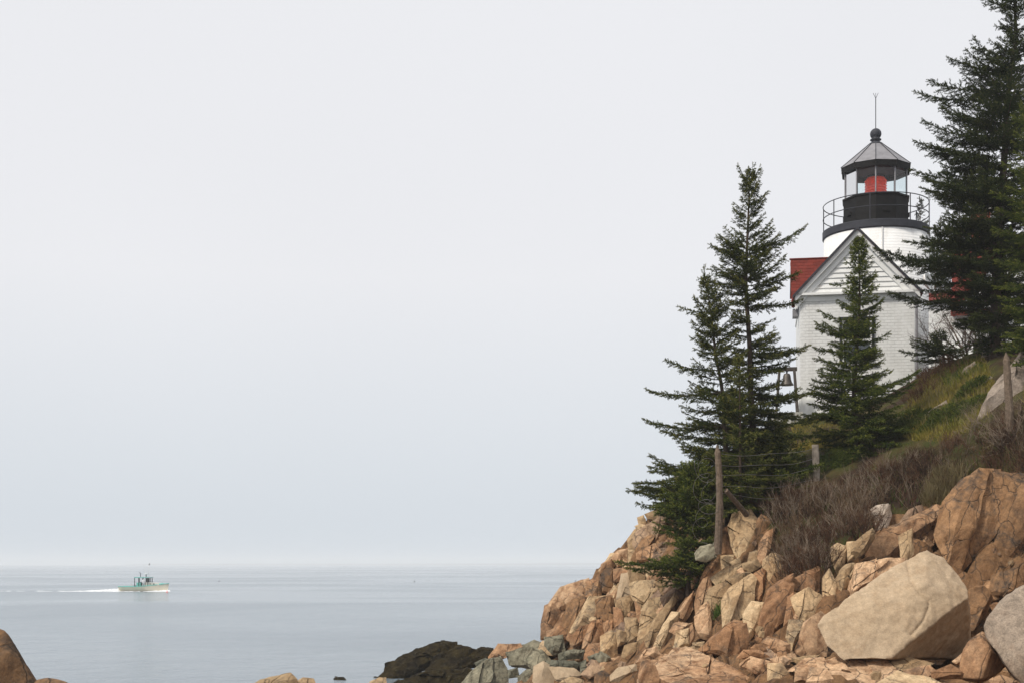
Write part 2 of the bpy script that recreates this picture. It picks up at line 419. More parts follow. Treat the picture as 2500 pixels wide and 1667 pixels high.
# ---------------------------------------------------------------- rocks
FR = {'5': (1300, 1200, 3.357), '4': (1900, 1100, 2.765), '6': (580, 1400, 2.94), '2': (1900, 600, 3.136), 's': (0, 0, 1.0)}
CRACKS = {}
ROCKS = []     # pending rocks: object, voxel size, seed, roughness
def hull(points, cuts, rnd):
    bm = bmesh.new()
    for p in points: bm.verts.new(p)
    def wrap():
        r = bmesh.ops.convex_hull(bm, input=bm.verts[:])
        junk = [g for g in set(r['geom_interior'] + r['geom_unused']) if isinstance(g, bmesh.types.BMVert)]
        bmesh.ops.delete(bm, geom=junk, context='VERTS')
    wrap()
    co = np.array([v.co[:] for v in bm.verts]); c = co.mean(0); ext = co.max(0) - co.min(0)
    for _ in range(cuts):
        nrm = Vector((rnd.gauss(0, 1), rnd.gauss(0, 1) - 0.8, rnd.gauss(0, 1) + 0.3)).normalized()
        far = max((Vector(v.co) - Vector(c)).dot(nrm) for v in bm.verts)
        q = Vector(c) + nrm * far * rnd.uniform(0.82, 0.95)
        bmesh.ops.bisect_plane(bm, geom=bm.verts[:] + bm.edges[:] + bm.faces[:], plane_co=q, plane_no=nrm, clear_outer=True)
        bmesh.ops.delete(bm, geom=bm.faces[:] + bm.edges[:], context='EDGES_FACES') if False else None
        vs = [v.co.copy() for v in bm.verts]; bm.clear()
        for v in vs: bm.verts.new(v)
        wrap()
    return bm

def clip(pts, co, no):
    bm = bmesh.new()
    for p in pts: bm.verts.new(p)
    bmesh.ops.convex_hull(bm, input=bm.verts[:])
    bmesh.ops.bisect_plane(bm, geom=bm.verts[:] + bm.edges[:] + bm.faces[:], plane_co=co, plane_no=no, clear_outer=True)
    r = [v.co.copy() for v in bm.verts]; bm.free(); return r
J1, J3 = Vector((0.93, 0.15, -0.37)), Vector((0.37, -0.15, 0.93))
def fracture(bm, nsplit, rnd, size):
    """split the block along the joint sets and let the pieces stand a little in and out of one another"""
    cells = [[v.co.copy() for v in bm.verts]]
    for _ in range(nsplit):
        cells.sort(key=len); i = rnd.randrange(len(cells)); c = cells.pop(i)
        u = rnd.random()
        no = (J1 if u < 0.5 else J3 if u < 0.78 else Vector((rnd.gauss(0, 1), rnd.gauss(0, 1), rnd.gauss(0, 1)))) + Vector((rnd.gauss(0, .16), rnd.gauss(0, .22), rnd.gauss(0, .16)))
        no.normalize(); m = sum(c, Vector()) / len(c)
        ext = [(p - m).dot(no) for p in c]; m = m + no * (rnd.uniform(-.2, .2) * (max(ext) - min(ext)))
        a, b2 = clip(c, m, no), clip(c, m, -no)
        if len(a) < 4 or len(b2) < 4: cells.append(c); continue
        cells += [a, b2]
    out = bmesh.new()
    for c in cells:
        m = sum(c, Vector()) / len(c)
        off = Vector((rnd.uniform(-.02, .02), rnd.uniform(-.10, .12), rnd.uniform(-.03, .02))) * size
        vs = [out.verts.new(m + (p - m) * 0.992 + off) for p in c]
        r = bmesh.ops.convex_hull(out, input=vs)
        junk = [g for g in set(r['geom_interior'] + r['geom_unused']) if isinstance(g, bmesh.types.BMVert)]
        bmesh.ops.delete(out, geom=junk, context='VERTS')
    bm.free()
    return out

def rock(name, frame, outline, mat, Y=None, d=0.0, thick=None, lean=0.45, cuts=4, rough=0.8, seed=None, parent=None, vox=None, bulge=0.30, jit=0.10, inner=None, grow=1.20, crack=None, split=None):
    """outline: pixel points (x, y[, offset in metres towards the viewer]) of the rock's silhouette; it gets real depth and a closed back"""
    ox, oy, s = FR[frame]
    src = [(ox + q[0] / s, oy + q[1] / s, q[2] if len(q) > 2 else None) for q in outline]
    cx = sum(q[0] for q in src) / len(src); cy = sum(q[1] for q in src) / len(src)
    src = [(cx + (q[0] - cx) * grow, cy + (q[1] - cy) * grow, q[2]) for q in src]
    seed = seed if seed is not None else int(cx * 7 + cy * 13)
    rnd = random.Random(seed)
    area = abs(sum(src[i][0] * src[(i + 1) % len(src)][1] - src[(i + 1) % len(src)][0] * src[i][1] for i in range(len(src)))) / 2
    if Y is None:
        Y = ground_depth(cx, cy) or ground_depth(cx, cy + 30) or ground_depth(cx, cy + 80) or 43.0
        Y -= 0.12 * math.sqrt(area) * Y / F
    size = math.sqrt(area) * Y / F
    Yc = Y - d
    thick = thick if thick is not None else size * 0.95
    front = []
    for (x, y, o) in src:
        yy = Yc - (o if o is not None else 0) + (cy - y) * Yc / F * lean * (1 if o is None else 0) + (rnd.uniform(-jit, jit) * size if o is None else 0)
        front.append(Vector(P(x, y, yy)))
    pts3 = list(front)
    cen = Vector(P(cx, cy, Yc))
    if inner:
        for q in inner: pts3.append(Vector(P(ox + q[0] / s, oy + q[1] / s, Yc - q[2])))
    elif bulge:
        for _ in range(2):
            i = rnd.randrange(len(front)); m = front[i].lerp(cen, rnd.uniform(0.35, 0.6))
            pts3.append(m + Vector((0, -bulge * size * rnd.uniform(0.5, 1.0), 0)))
    for p in front:
        q = p.lerp(cen, 0.16) + Vector((p.x * thick / Yc * 0.9, thick * rnd.uniform(0.75, 1.05), (p.z - CZ) * 0 - 0.10 * size))
        pts3.append(q)
    bm = hull(pts3, cuts, rnd)
    if rough >= 0.5: bm = fracture(bm, (1 if size < 0.35 else 3 if size < 0.7 else 5 if size < 1.1 else 7) if split is None else split, rnd, min(size, 1.1))
    o = finish_rock(name, bm, mat, seed, rough, size, parent, vox, Y, crisp=rough >= 0.5)
    if crack: CRACKS[o.name] = [(ox + q[0] / s, oy + q[1] / s) for q in crack]
    return o

def finish_rock(name, bm, mat, seed, rough, size, parent, vox, Y, crisp=False):
    co = np.array([v.co[:] for v in bm.verts]); c = Vector(co.mean(0))
    bmesh.ops.translate(bm, verts=bm.verts[:], vec=-c)
    if crisp:                                  # broken granite: flat faces, sharp but ragged edges
        h_ = max(0.06, min(0.20, Y / F * 13.0))
        bmesh.ops.triangulate(bm, faces=bm.faces[:])
        for _ in range(6):
            long_ = [e for e in bm.edges if e.calc_length() > h_]
            if not long_: break
            bmesh.ops.subdivide_edges(bm, edges=long_, cuts=1)
            bmesh.ops.triangulate(bm, faces=[f_ for f_ in bm.faces if len(f_.verts) > 3])
        bm.normal_update()
        co = np.array([v.co[:] for v in bm.verts]) + np.array(c[:]); q = co @ CJ.T
        dv = np.stack([fbm(q * np.array([4.5, 4.5, 2.2]), 4, 31), fbm(q * np.array([4.5, 4.5, 2.2]) + 7, 4, 37), fbm(q * np.array([4.5, 4.5, 2.2]) + 3, 4, 41)], 1)
        a_ = (0.011 + 0.016 * min(size, 1.2)) * (3.0 if mat == 'weed' else 1.0)
        for v, d_ in zip(bm.verts, dv * a_): v.co += Vector(d_)
        me = bpy.data.meshes.new(name); bm.to_mesh(me); bm.free()
        me.shade_smooth(); me.set_sharp_from_angle(angle=R(26))
        o = bpy.data.objects.new(name, me); COL.objects.link(o); o.location = c
        me.materials.append(M[mat])
        if parent: o.parent = parent
        return o
    me = bpy.data.meshes.new(name); bm.to_mesh(me); bm.free()
    o = bpy.data.objects.new(name, me); COL.objects.link(o)
    o.location = c
    vx = vox or max(0.026, min(0.085, size / 19, Y / F * 5.8))
    md = o.modifiers.new('voxel', 'REMESH'); md.mode = 'VOXEL'; md.voxel_size = vx
    me.materials.append(M[mat])
    ROCKS.append((o, seed, rough, size, mat, parent))
    return o

def settle_rocks():
    """voxel shells of all rocks at once, then fractured relief along the joints"""
    dg = bpy.context.evaluated_depsgraph_get()
    done = []
    for o, seed, rough, size, mat, parent in ROCKS:
        done.append(bpy.data.meshes.new_from_object(o.evaluated_get(dg)))
    for (o, seed, rough, size, mat, parent), me in zip(ROCKS, done):
        nv = len(me.vertices)
        co = np.empty(nv * 3, np.float32); me.vertices.foreach_get('co', co); co = co.reshape(-1, 3).astype(float)
        no = np.empty(nv * 3, np.float32); me.vertex_normals.foreach_get('vector', no); no = no.reshape(-1, 3).astype(float)
        wp = co + np.array(o.location); q = wp @ CJ.T
        k = 1.0 / max(size, 0.12)
        warp = 0.25 * np.stack([fbm(q * k * 1.5, 2, seed % 97), fbm(q * k * 1.5 + 9, 2, seed % 89), fbm(q * k * 1.5 + 4, 2, seed % 83)], 1)
        _, e1, v1 = voronoi(q * k * np.array([2.0, 2.0, 0.9]) + warp, seed % 1009)
        _, e2, v2 = voronoi(q * k * np.array([5.0, 5.0, 2.4]) + warp * 2, seed % 1013)
        s = min(size, 1.3)
        disp = -0.034 * s * rough * v1 - 0.020 * s * rough * v2 - 0.018 * s * rough * np.exp(-(e1 / 0.07) ** 2)
        if mat == 'weed': disp += 0.16 * fbm(q * 1.4, 5, 8) + 0.05 * fbm(q * 6.0, 3, 9)
        disp += 0.020 * s * fbm(q * k * 2.6, 4, seed % 71) + 0.012 * fbm(q * 7, 3, 3) * min(1, size)
        if o.name in CRACKS:                      # a split running across the face
            ux, uy = CX + wp[:, 0] / wp[:, 1] * F, HY - (wp[:, 2] - CZ) / wp[:, 1] * F
            ux = ux + 3 * fbm(wp * 5, 3, 2); cl_ = CRACKS[o.name]; best = np.full(nv, 99.0)
            for (x1, y1), (x2, y2) in zip(cl_[:-1], cl_[1:]):
                t_ = np.clip(((ux - x1) * (x2 - x1) + (uy - y1) * (y2 - y1)) / ((x2 - x1) ** 2 + (y2 - y1) ** 2), 0, 1)
                best = np.minimum(best, np.hypot(ux - x1 - t_ * (x2 - x1), uy - y1 - t_ * (y2 - y1)))
            disp -= np.where(no[:, 1] < -0.05, 0.04 * np.exp(-(best / 2.4) ** 2), 0)
        co2 = co + no * disp[:, None]
        me.vertices.foreach_set('co', co2.astype(np.float32).ravel())
        me.update()
        old = o.data; o.modifiers.clear(); o.data = me; me.name = o.name
        bpy.data.meshes.remove(old)
        if rough < 0.5: me.shade_smooth()
        if parent: o.parent = parent

# ---- blocks of the cliff itself, each a stone of its own
C5 = [
('orange',[(85,1085),(110,945),(215,905),(300,930),(285,1090),(180,1120),(85,1190)]),
('orange',[(150,920),(245,790),(440,730),(470,800),(330,920),(160,990)]),
('orange',[(240,860),(330,830),(430,850),(310,900),(290,930)]),
('brown',[(295,920),(370,865),(440,880),(440,950),(400,1080),(300,1170),(280,1080)]),
('orange',[(555,660),(570,590),(650,540),(665,600),(620,640)]),
('orange',[(660,540),(690,490),(780,470),(780,590),(700,600)]),
('brown',[(570,670),(620,620),(660,640),(660,830),(580,800)]),
('orange',[(670,640),(780,620),(790,690),(680,740)]),
('orange',[(445,740),(545,680),(570,740),(480,780)]),
('brown',[(440,780),(540,740),(560,860),(500,900),(440,850)]),
('brown',[(525,890),(640,850),(665,900),(650,1000),(540,1020)]),
('tan',[(785,380),(850,310),(890,300),(870,470),(800,500)]),
('tan',[(790,480),(860,480),(850,600),(785,610)]),
('mauve',[(850,330),(950,270),(1000,330),(960,480),(880,500),(830,420)]),
('mauve',[(940,280),(1040,210),(1100,200),(1060,330),(1000,400)]),
('tan',[(865,210),(910,195),(930,250),(880,280)]),
('tan',[(840,280),(880,260),(930,270),(890,310)]),
('tan',[(930,180),(1030,150),(1080,200),(960,230)]),
('orange',[(860,500),(1000,430),(1060,480),(960,560),(870,560)]),
('tan',[(800,650),(840,620),(1000,640),(1040,740),(870,750),(810,740)]),
('tan',[(815,770),(860,750),(1040,735),(1075,840),(1000,880),(920,920),(870,960),(830,850)]),
('tan',[(1000,740),(1110,720),(1190,740),(1120,820),(1080,850)]),
('pale',[(730,690),(800,675),(820,760),(810,880),(690,880),(730,780)]),
('tan',[(685,890),(800,860),(825,900),(815,1020),(750,1030),(700,960)]),
('orange',[(840,900),(900,980),(890,1100),(870,1180),(850,960)]),
('tan',[(755,1040),(850,1040),(870,1180),(780,1240),(770,1120)]),
('orange',[(665,960),(720,970),(750,1070),(740,1130),(680,1140)]),
('orange',[(580,1060),(650,1050),(660,1150),(600,1180)]),
('orange',[(320,1190),(400,1110),(490,1090),(470,1160),(420,1230),(330,1260)]),
('orange',[(430,1210),(480,1080),(560,1050),(570,1200),(520,1300),(420,1280)]),
('tan',[(570,1190),(650,1150),(690,1180),(685,1330),(640,1360),(570,1320)]),
('tan',[(690,1130),(760,1150),(770,1230),(700,1260)]),
('orange',[(135,1140),(230,1100),(290,1150),(305,1220),(240,1180),(130,1180)]),
('brown',[(560,1010),(640,1000),(720,1020),(660,1060),(580,1060)]),
('tan',[(870,1200),(900,980),(950,900),(1060,870),(1000,1100),(950,1250)]),
('tan',[(930,1200),(1000,1050),(1080,960),(1160,850),(1180,900),(1100,1000),(1020,1180),(960,1280)]),
('mauve',[(1060,860),(1150,790),(1250,750),(1240,850),(1160,900),(1090,930)]),
('tan',[(960,1390),(1040,1150),(1150,980),(1200,1000),(1150,1130),(1060,1380)]),
('mauve',[(1070,830),(1130,720),(1200,740),(1120,810)]),
('orange',[(1150,1070),(1250,900),(1310,830),(1310,960),(1220,1080)]),
('orange',[(1130,1140),(1180,1070),(1290,1080),(1270,1120),(1180,1160)]),
('tan',[(1160,1290),(1180,1150),(1270,1130),(1270,1260),(1200,1300)]),
('orange',[(1260,1150),(1310,1090),(1330,1180),(1280,1270)]),
('orange',[(1290,580),(1430,575),(1420,600),(1300,620)]),
('orange',[(1310,625),(1410,625),(1390,670),(1320,680)]),
('tan',[(1265,660),(1300,650),(1320,760),(1290,790)]),
('orange',[(1300,690),(1360,690),(1340,770),(1310,790)]),
('orange',[(1330,900),(1400,710),(1480,700),(1470,850),(1420,960),(1350,1030)]),
('orange',[(1380,720),(1430,620),(1530,520),(1545,560),(1480,700)]),
('orange',[(1530,340),(1620,280),(1650,400),(1660,510),(1540,530)]),
('tan',[(1620,240),(1680,190),(1780,165),(1850,260),(1830,440),(1760,560),(1720,590),(1650,420)]),
('brown',[(1840,250),(1880,200),(1960,230),(1900,400),(1850,420)]),
('orange',[(1860,420),(1940,310),(1985,310),(1920,480),(1900,600),(1840,590)]),
('tan',[(1545,530),(1640,520),(1650,600),(1560,630)]),
('tan',[(1470,700),(1600,620),(1720,590),(1750,640),(1640,680),(1530,760)]),
('tan',[(1780,500),(1840,480),(1830,560),(1760,580)]),
('tan',[(1730,590),(1840,560),(1880,610),(1800,660),(1740,630)]),
('tan',[(1460,800),(1560,760),(1740,670),(1760,690),(1620,780),(1570,900),(1560,1100),(1450,1200),(1420,1000)]),
('orange',[(1330,1030),(1430,900),(1460,1060),(1450,1200),(1370,1180),(1340,1100)]),
('tan',[(1575,900),(1620,800),(1790,690),(1815,740),(1790,950),(1680,1050),(1570,1110)]),
('orange',[(1820,680),(1880,640),(1910,660),(1890,850),(1800,920),(1830,750)]),
('tan',[(1910,570),(1960,510),(2060,530),(2080,700),(1960,790),(1900,640)]),
('tan',[(1730,1010),(1800,920),(1890,920),(1840,1120),(1770,1200),(1740,1080)]),
('orange',[(1850,1200),(1880,1080),(1950,790),(2050,730),(2120,705),(2110,880),(2060,1160),(1960,1220),(1820,1240)]),
('orange',[(2120,720),(2330,630),(2350,650),(2340,880),(2210,800),(2130,780)]),
('orange',[(2060,1140),(2100,880),(2140,850),(2210,1020),(2100,1080)]),
('tan',[(2130,880),(2250,800),(2350,850),(2350,990),(2220,1090),(2160,980)]),
('tan',[(2080,1180),(2110,1060),(2200,1060),(2210,1120),(2130,1270)]),
('orange',[(2160,1290),(2230,1080),(2350,1000),(2400,1040),(2390,1330),(2270,1330)]),
('orange',[(1370,1300),(1470,1200),(1630,1080),(1740,1090),(1770,1280),(1670,1350),(1480,1320)]),
('orange',[(1590,1110),(1650,1050),(1730,1060),(1620,1130)]),
('tan',[(1310,1240),(1400,1230),(1380,1300),(1330,1300)]),
('orange',[(880,1500),(910,1400),(1000,1390),(1080,1420),(1090,1568),(890,1568)]),
('orange',[(840,1400),(930,1290),(1000,1270),(1050,1350),(900,1420)]),
('orange',[(1680,1350),(1730,1300),(1850,1300),(1930,1350),(1760,1360)]),
('orange',[(1790,1280),(1830,1250),(1900,1260),(1920,1310),(1830,1310)]),
('orange',[(1890,1230),(1940,1195),(2020,1215),(2090,1250),(2090,1310),(1990,1310),(1930,1270)]),
('orange',[(1960,1370),(2060,1340),(2110,1370),(2090,1410),(2000,1410)]),
('orange',[(1700,1420),(1800,1360),(1950,1400),(1940,1530),(1800,1470)]),
('tan',[(2120,1360),(2340,1340),(2350,1440),(2200,1420)]),
('orange',[(2170,1480),(2280,1440),(2350,1470),(2350,1568),(2160,1550)]),
('tan',[(1940,1420),(2040,1420),(2100,1500),(2020,1560),(1940,1540)]),
('tan',[(735,1340),(760,1260),(870,1230),(850,1290),(760,1350)]),
]
for m, ol in C5: rock('stone', '5', ol, m, parent=cliff)
# broad slabs at the cliff's foot, lying nearly flat
rock('stone', '5', [(1060,1400),(1180,1310),(1290,1295),(1450,1370),(1640,1450),(1740,1530),(1560,1560),(1280,1570),(1100,1520)], 'orange', lean=2.6, bulge=0.06, cuts=1, jit=0.03, thick=1.2, parent=cliff)
rock('stone', '5', [(1300,1540),(1480,1490),(1700,1520),(1760,1620),(1290,1620)], 'orange', lean=2.4, bulge=0.05, cuts=1, jit=0.03, thick=1.0, parent=cliff)
C4 = [
('orange',[(610,620),(700,540),(900,470),(1110,360),(1080,420),(1060,480),(910,560),(780,720),(640,720)]),
('orange',[(900,640),(920,520),(1040,430),(1080,450),(1040,620),(930,720)]),
('tan',[(820,580),(900,540),(905,690),(850,760),(830,700)]),
('tan',[(500,700),(520,620),(640,530),(650,580),(590,680),(530,720)]),
('tan',[(360,660),(400,630),(460,650),(440,780),(400,830),(370,740)]),
('tan',[(460,620),(510,615),(520,700),(470,740)]),
('orange',[(490,960),(530,770),(700,735),(840,740),(840,780),(660,880),(520,960)]),
('tan',[(390,870),(450,780),(520,760),(500,900),(400,1010)]),
('tan',[(305,1080),(310,850),(350,810),(390,900),(380,1050)]),
('brown',[(1280,1190),(1290,960),(1370,920),(1440,1000),(1400,1100),(1330,1190)]),
('brown',[(1440,960),(1460,850),(1600,780),(1680,770),(1680,880),(1540,960)]),
('brown',[(1380,930),(1420,890),(1530,900),(1520,1000),(1420,1010)]),
('orange',[(850,1480),(1010,1450),(1060,1490),(1000,1540),(900,1520)]),
('orange',[(1050,1490),(1170,1450),(1240,1490),(1230,1530),(1060,1530)]),
('orange',[(1180,1420),(1290,1330),(1300,1400),(1200,1440)]),
('orange',[(1410,1570),(1500,1510),(1600,1550),(1580,1600)]),
('orange',[(200,1568),(230,1460),(320,1480),(360,1540),(300,1590)]),
('orange',[(0,1330),(50,1330),(60,1400),(0,1420)]),
('mauve',[(820,480),(880,400),(960,370),(980,410),(900,470)]),
]
for m, ol in C4: rock('stone', '4', ol, m, parent=cliff)
for m, ol in [('orange',[(300,1420),(490,1395),(690,1405),(800,1460),(680,1560),(480,1580),(330,1500)]),
              ('tan',[(690,1405),(880,1395),(1020,1430),(930,1480),(770,1470)]),
              ('tan',[(640,1590),(820,1490),(1010,1540),(1130,1590),(900,1620)]),
              ('orange',[(90,1480),(180,1400),(300,1400),(310,1470),(220,1490)])]:
    rock('stone', '4', ol, m, lean=2.0, bulge=0.08, jit=0.04, parent=cliff)
# the tall outcrop on the skyline of the slope
rock('stone', '4', [(1060,560),(1110,350),(1220,230),(1340,150),(1480,160),(1500,430),(1450,560),(1250,690),(1240,800),(1150,740),(1080,640)], 'brown', split=4, Y=30.2, lean=0.25, cuts=0, rough=0.7, grow=1.1, thick=2.2, parent=cliff)
rock('stone', '4', [(1490,170),(1660,178),(1760,200),(1780,830),(1460,830),(1450,650),(1510,420)], 'brown', split=3, Y=30.3, lean=0.2, cuts=0, rough=0.7, grow=1.1, thick=2.2, parent=cliff)

# ---- loose rocks: things of their own
def loose(frame, ol, m, label, cat='rock', name='rock', **kw):
    return tag(rock(name, frame, ol, m, **kw), label, cat)
loose('4', [(270,1170,.05),(310,1100,-.15),(540,940,-.55),(660,870,-.7),(690,835,-.8),(770,815,-.85),(870,755,-.95),(1000,678,-1.1),(1110,730,-1.05),(1200,830,-.9),(1260,910,-.75),(1275,990,-.55),(1190,1050,-.3),(1020,1130,-.05),(900,1230,.15),(760,1390,.45),(440,1405,.5),(340,1310,.3),(290,1220,.15)],
      'pale', 'huge pale tan boulder with a flat tilted face and a crack', 'boulder', 'boulder', Y=24.2, thick=1.1, cuts=0, rough=0.22, vox=0.03, grow=1.03, crack=[(870,755),(890,860),(960,960),(1030,1010),(1015,1080),(960,1170),(900,1235)],
      inner=[(1300,1240,-1.9),(1290,1400,-1.9),(800,1420,-1.5),(1000,900,-0.35)])
loose('4', [(1375,1180),(1400,1110),(1490,1010),(1590,930),(1680,890),(1850,900),(1950,1200),(1900,1650),(1700,1640),(1610,1560),(1510,1430),(1390,1260)],
      'speck', 'smooth speckled grey-pink boulder cut by the right edge of the picture', 'boulder', 'boulder', grow=1.0, Y=20.6, lean=0.55, thick=1.6, cuts=1, rough=0.2, vox=0.045)
loose('4', [(1235,1515),(1250,1400),(1290,1300),(1380,1240),(1440,1330),(1540,1430),(1460,1500),(1370,1548)], 'orange',
      'angular orange block wedged against the speckled boulder', Y=20.9, lean=0.3, cuts=1, rough=0.35, inner=[(1440,1340,.28),(1370,1540,.3)])
loose('5', [(1340,500),(1380,450),(1450,435),(1520,440),(1500,530),(1420,565),(1350,550)], 'grey', 'rounded grey boulder at the foot of the slanting fence post', 'boulder', 'boulder', cuts=0, rough=0.25, Y=34.6)
loose('5', [(1470,440),(1500,400),(1540,390),(1545,470),(1500,480)], 'grey', 'small grey stone behind the rounded boulder under the fence post', cuts=0, rough=0.3, Y=35.0)
loose('4', [(560,480),(590,430),(660,380),(740,370),(755,440),(720,520),(640,530),(570,550)], 'hillrock', 'roundish pinkish-grey boulder at the edge of the brown brush', 'boulder', 'boulder', cuts=1, rough=0.35)
loose('5', [(20,1440),(90,1405),(150,1440),(210,1500),(200,1540),(60,1590),(10,1540)], 'pale', 'pale cream angular boulder among grey shore rocks', cuts=1, rough=0.5)
loose('5', [(155,1440),(330,1450),(400,1500),(330,1530),(210,1540)], 'pale', 'long flat cream slab beside the pale angular boulder', cuts=1, rough=0.5)
loose('5', [(410,1490),(500,1405),(580,1460),(560,1500),(470,1530)], 'mauve', 'brownish-grey pyramid-shaped rock on the shore', cuts=0, rough=0.5)
loose('5', [(510,1500),(570,1470),(620,1490),(640,1540),(600,1600),(520,1600)], 'brown', 'rounded brown rock at the bottom edge between paler rocks', cuts=0, rough=0.4)
loose('5', [(650,1500),(710,1440),(830,1420),(835,1470),(760,1490),(710,1550),(650,1540)], 'pale', 'pale tan block with a flat top left of the orange slab', cuts=1, rough=0.5)
loose('5', [(230,1560),(320,1520),(400,1540),(400,1610),(240,1610)], 'tan', 'tan rock cut by the bottom edge below the cream slab', cuts=1, rough=0.5)
loose('5', [(0,1290),(70,1300),(150,1390),(110,1420),(0,1450),(-60,1380)], 'grey', 'dark grey-green rock left of the wet cleft', cuts=1)
loose('5', [(220,1330),(330,1290),(430,1300),(400,1360),(230,1380)], 'grey', 'flat greenish rock in front of the cliff foot', cuts=1)
loose('5', [(170,1380),(330,1390),(390,1420),(330,1455),(160,1435)], 'grey', 'low greenish ledge just behind the cream slab', cuts=1)
loose('5', [(460,1350),(560,1310),(575,1360),(480,1390)], 'grey', 'small greenish rock under the tan cliff blocks', cuts=1)
loose('5', [(110,1200),(240,1180),(255,1300),(170,1330),(110,1260)], 'grey', 'blocky grey-green rock under the orange cliff corner', cuts=1)
loose('5', [(390,1400),(440,1380),(450,1470),(400,1480)], 'grey', 'narrow upright greenish stone beside the pyramid-shaped rock', cuts=1)
S = [
('weed',[(1020,735),(1090,640),(1200,580),(1360,520),(1460,490),(1550,490),(1560,530),(1430,590),(1350,680),(1200,745),(1050,760)],56.5,'largest dark seaweed-covered rock running into the sea'),
('weed',[(1360,700),(1440,590),(1600,520),(1720,545),(1730,640),(1600,690),(1400,730)],54,'dark rounded weedy rock in front of the largest seaweed rock'),
('weed',[(1715,560),(1740,535),(1830,540),(1810,620),(1730,620)],53,'small dark weedy rock touching the orange shore rock'),
('weed',[(1100,800),(1350,710),(1640,685),(1700,700),(1640,820),(1100,830)],50.5,'low weed-draped ledge at the bottom edge of the picture'),
('grey',[(1590,810),(1680,700),(1770,620),(1890,590),(1940,700),(1940,810)],45,'tall fractured grey-green rock left of the cream boulder'),
('orange',[(1805,590),(1870,505),(2020,500),(2050,545),(1900,610),(1810,610)],48,'smooth orange rock above the seaweed zone'),
('grey',[(1700,640),(1780,600),(1810,630),(1720,670)],47.5,'small pale grey stone between weed and fractured rock'),
('grey',[(1930,570),(2050,535),(2180,545),(2250,620),(2140,690),(1960,660)],46,'broad cracked grey-green rock below the cliff corner'),
('grey',[(2050,510),(2130,470),(2210,500),(2190,550),(2060,540)],47,'dark greenish rock on the water line at the cliff corner'),
('grey',[(1945,690),(2010,675),(2025,740),(1950,750)],44.5,'small grey rock in the gap beside the cream boulder'),
('grey',[(2010,740),(2070,690),(2140,680),(2130,790),(2010,800)],43.5,'crumbly grey rock directly left of the cream boulder'),
('tan',[(90,800),(170,755),(240,740),(370,716),(415,750),(425,830),(90,840)],25,'tan granite rock poking above the bottom edge, left of its twin'),
('tan',[(425,800),(430,768),(470,740),(550,750),(570,800),(560,840),(430,840)],25.3,'smaller tan granite rock next to its bigger twin at the bottom edge'),
('weed',[(588,755),(640,733),(700,748),(700,768),(600,770)],57.5,'small dark rock awash in the sea'),
('weed',[(640,800),(700,755),(760,748),(800,790),(780,820),(650,820)],55,'dark weedy rock awash at the bottom edge'),
('weed',[(800,800),(825,768),(850,780),(850,815),(800,815)],55.3,'tiny dark rock awash beside the weedy one'),
('tan',[(920,810),(960,770),(1020,740),(1060,748),(1065,820),(920,830)],44,'pale rounded rock at the bottom edge before the weed'),
('weed',[(930,780),(960,750),(1005,745),(1000,775),(940,790)],56,'small dark stone behind the pale rounded rock'),
]
for m, ol, Y, lab in S:
    loose('6', ol, m, lab, Y=Y, cuts=0 if m == 'weed' else 1, rough=0.8 if m == 'weed' else (0.5 if m in ('tan', 'orange') else 1.0), lean=0.8 if m == 'weed' else 0.5, thick=2.0 if m == 'weed' else None, grow=1.08)
loose('s', [(-60,1523),(0,1524),(10,1532),(22,1546),(26,1570),(27,1600),(55,1625),(85,1652),(110,1690),(60,1760),(-80,1760)], 'brown', 'brown rock at the left edge of the picture', Y=12, rough=0.45, cuts=0, lean=0.4, thick=0.6, grow=1.0)
loose('s', [(70,1680),(90,1656),(125,1651),(165,1660),(185,1685),(150,1740),(80,1740)], 'brown', 'low brown rock in the bottom left corner', Y=11.6, rough=0.45, cuts=0, lean=0.4, thick=0.4, grow=1.0)
# rocks on the grassy slope
loose('2', [(1560,880),(1580,800),(1610,755),(1690,745),(1730,770),(1720,830),(1640,860),(1590,920)], 'hillrock', 'pale weathered boulder below the big spruce on the slope', 'boulder', 'boulder', cuts=1, rough=0.7, d=0.25)
loose('2', [(1400,990),(1430,930),(1500,890),(1530,940),(1480,975)], 'hillrock', 'pale ledge of rock in the grass under the weathered boulder', cuts=1, rough=0.8, d=0.2)
loose('2', [(1570,1060),(1620,1000),(1660,1020),(1620,1070)], 'hillrock', 'small pale stone on the slope left of the pointed post', cuts=1, d=0.2)
loose('2', [(1540,1360),(1600,1200),(1690,1040),(1770,950),(1860,850),(2000,830),(2010,1150),(1890,1180),(1800,1280),(1640,1400)], 'hillrock', 'great slanting grey-pink rock slab behind the pointed fence post', 'boulder', 'boulder', cuts=1, rough=0.9, d=0.1)
loose('2', [(1118,1330),(1130,1290),(1190,1240),(1270,1190),(1300,1220),(1250,1280),(1150,1340)], 'hillrock', 'small pinkish stone lying in the green grass', cuts=1, rough=0.6, d=0.2)
loose('2', [(1280,975),(1300,950),(1350,955),(1345,980)], 'hillrock', 'little grey stone near the top of the grass', cuts=0, rough=0.5)
loose('5', [(565,30),(590,10),(650,20),(650,60),(580,70)], 'hillrock', 'pinkish rock half hidden in the spruce boughs by the sky', cuts=1, Y=40.5) if False else None
loose('s', [(1648,1165),(1665,1148),(1688,1150),(1690,1175),(1655,1178)], 'hillrock', 'pinkish rock half hidden among spruce boughs against the sky', cuts=1, Y=40.0)

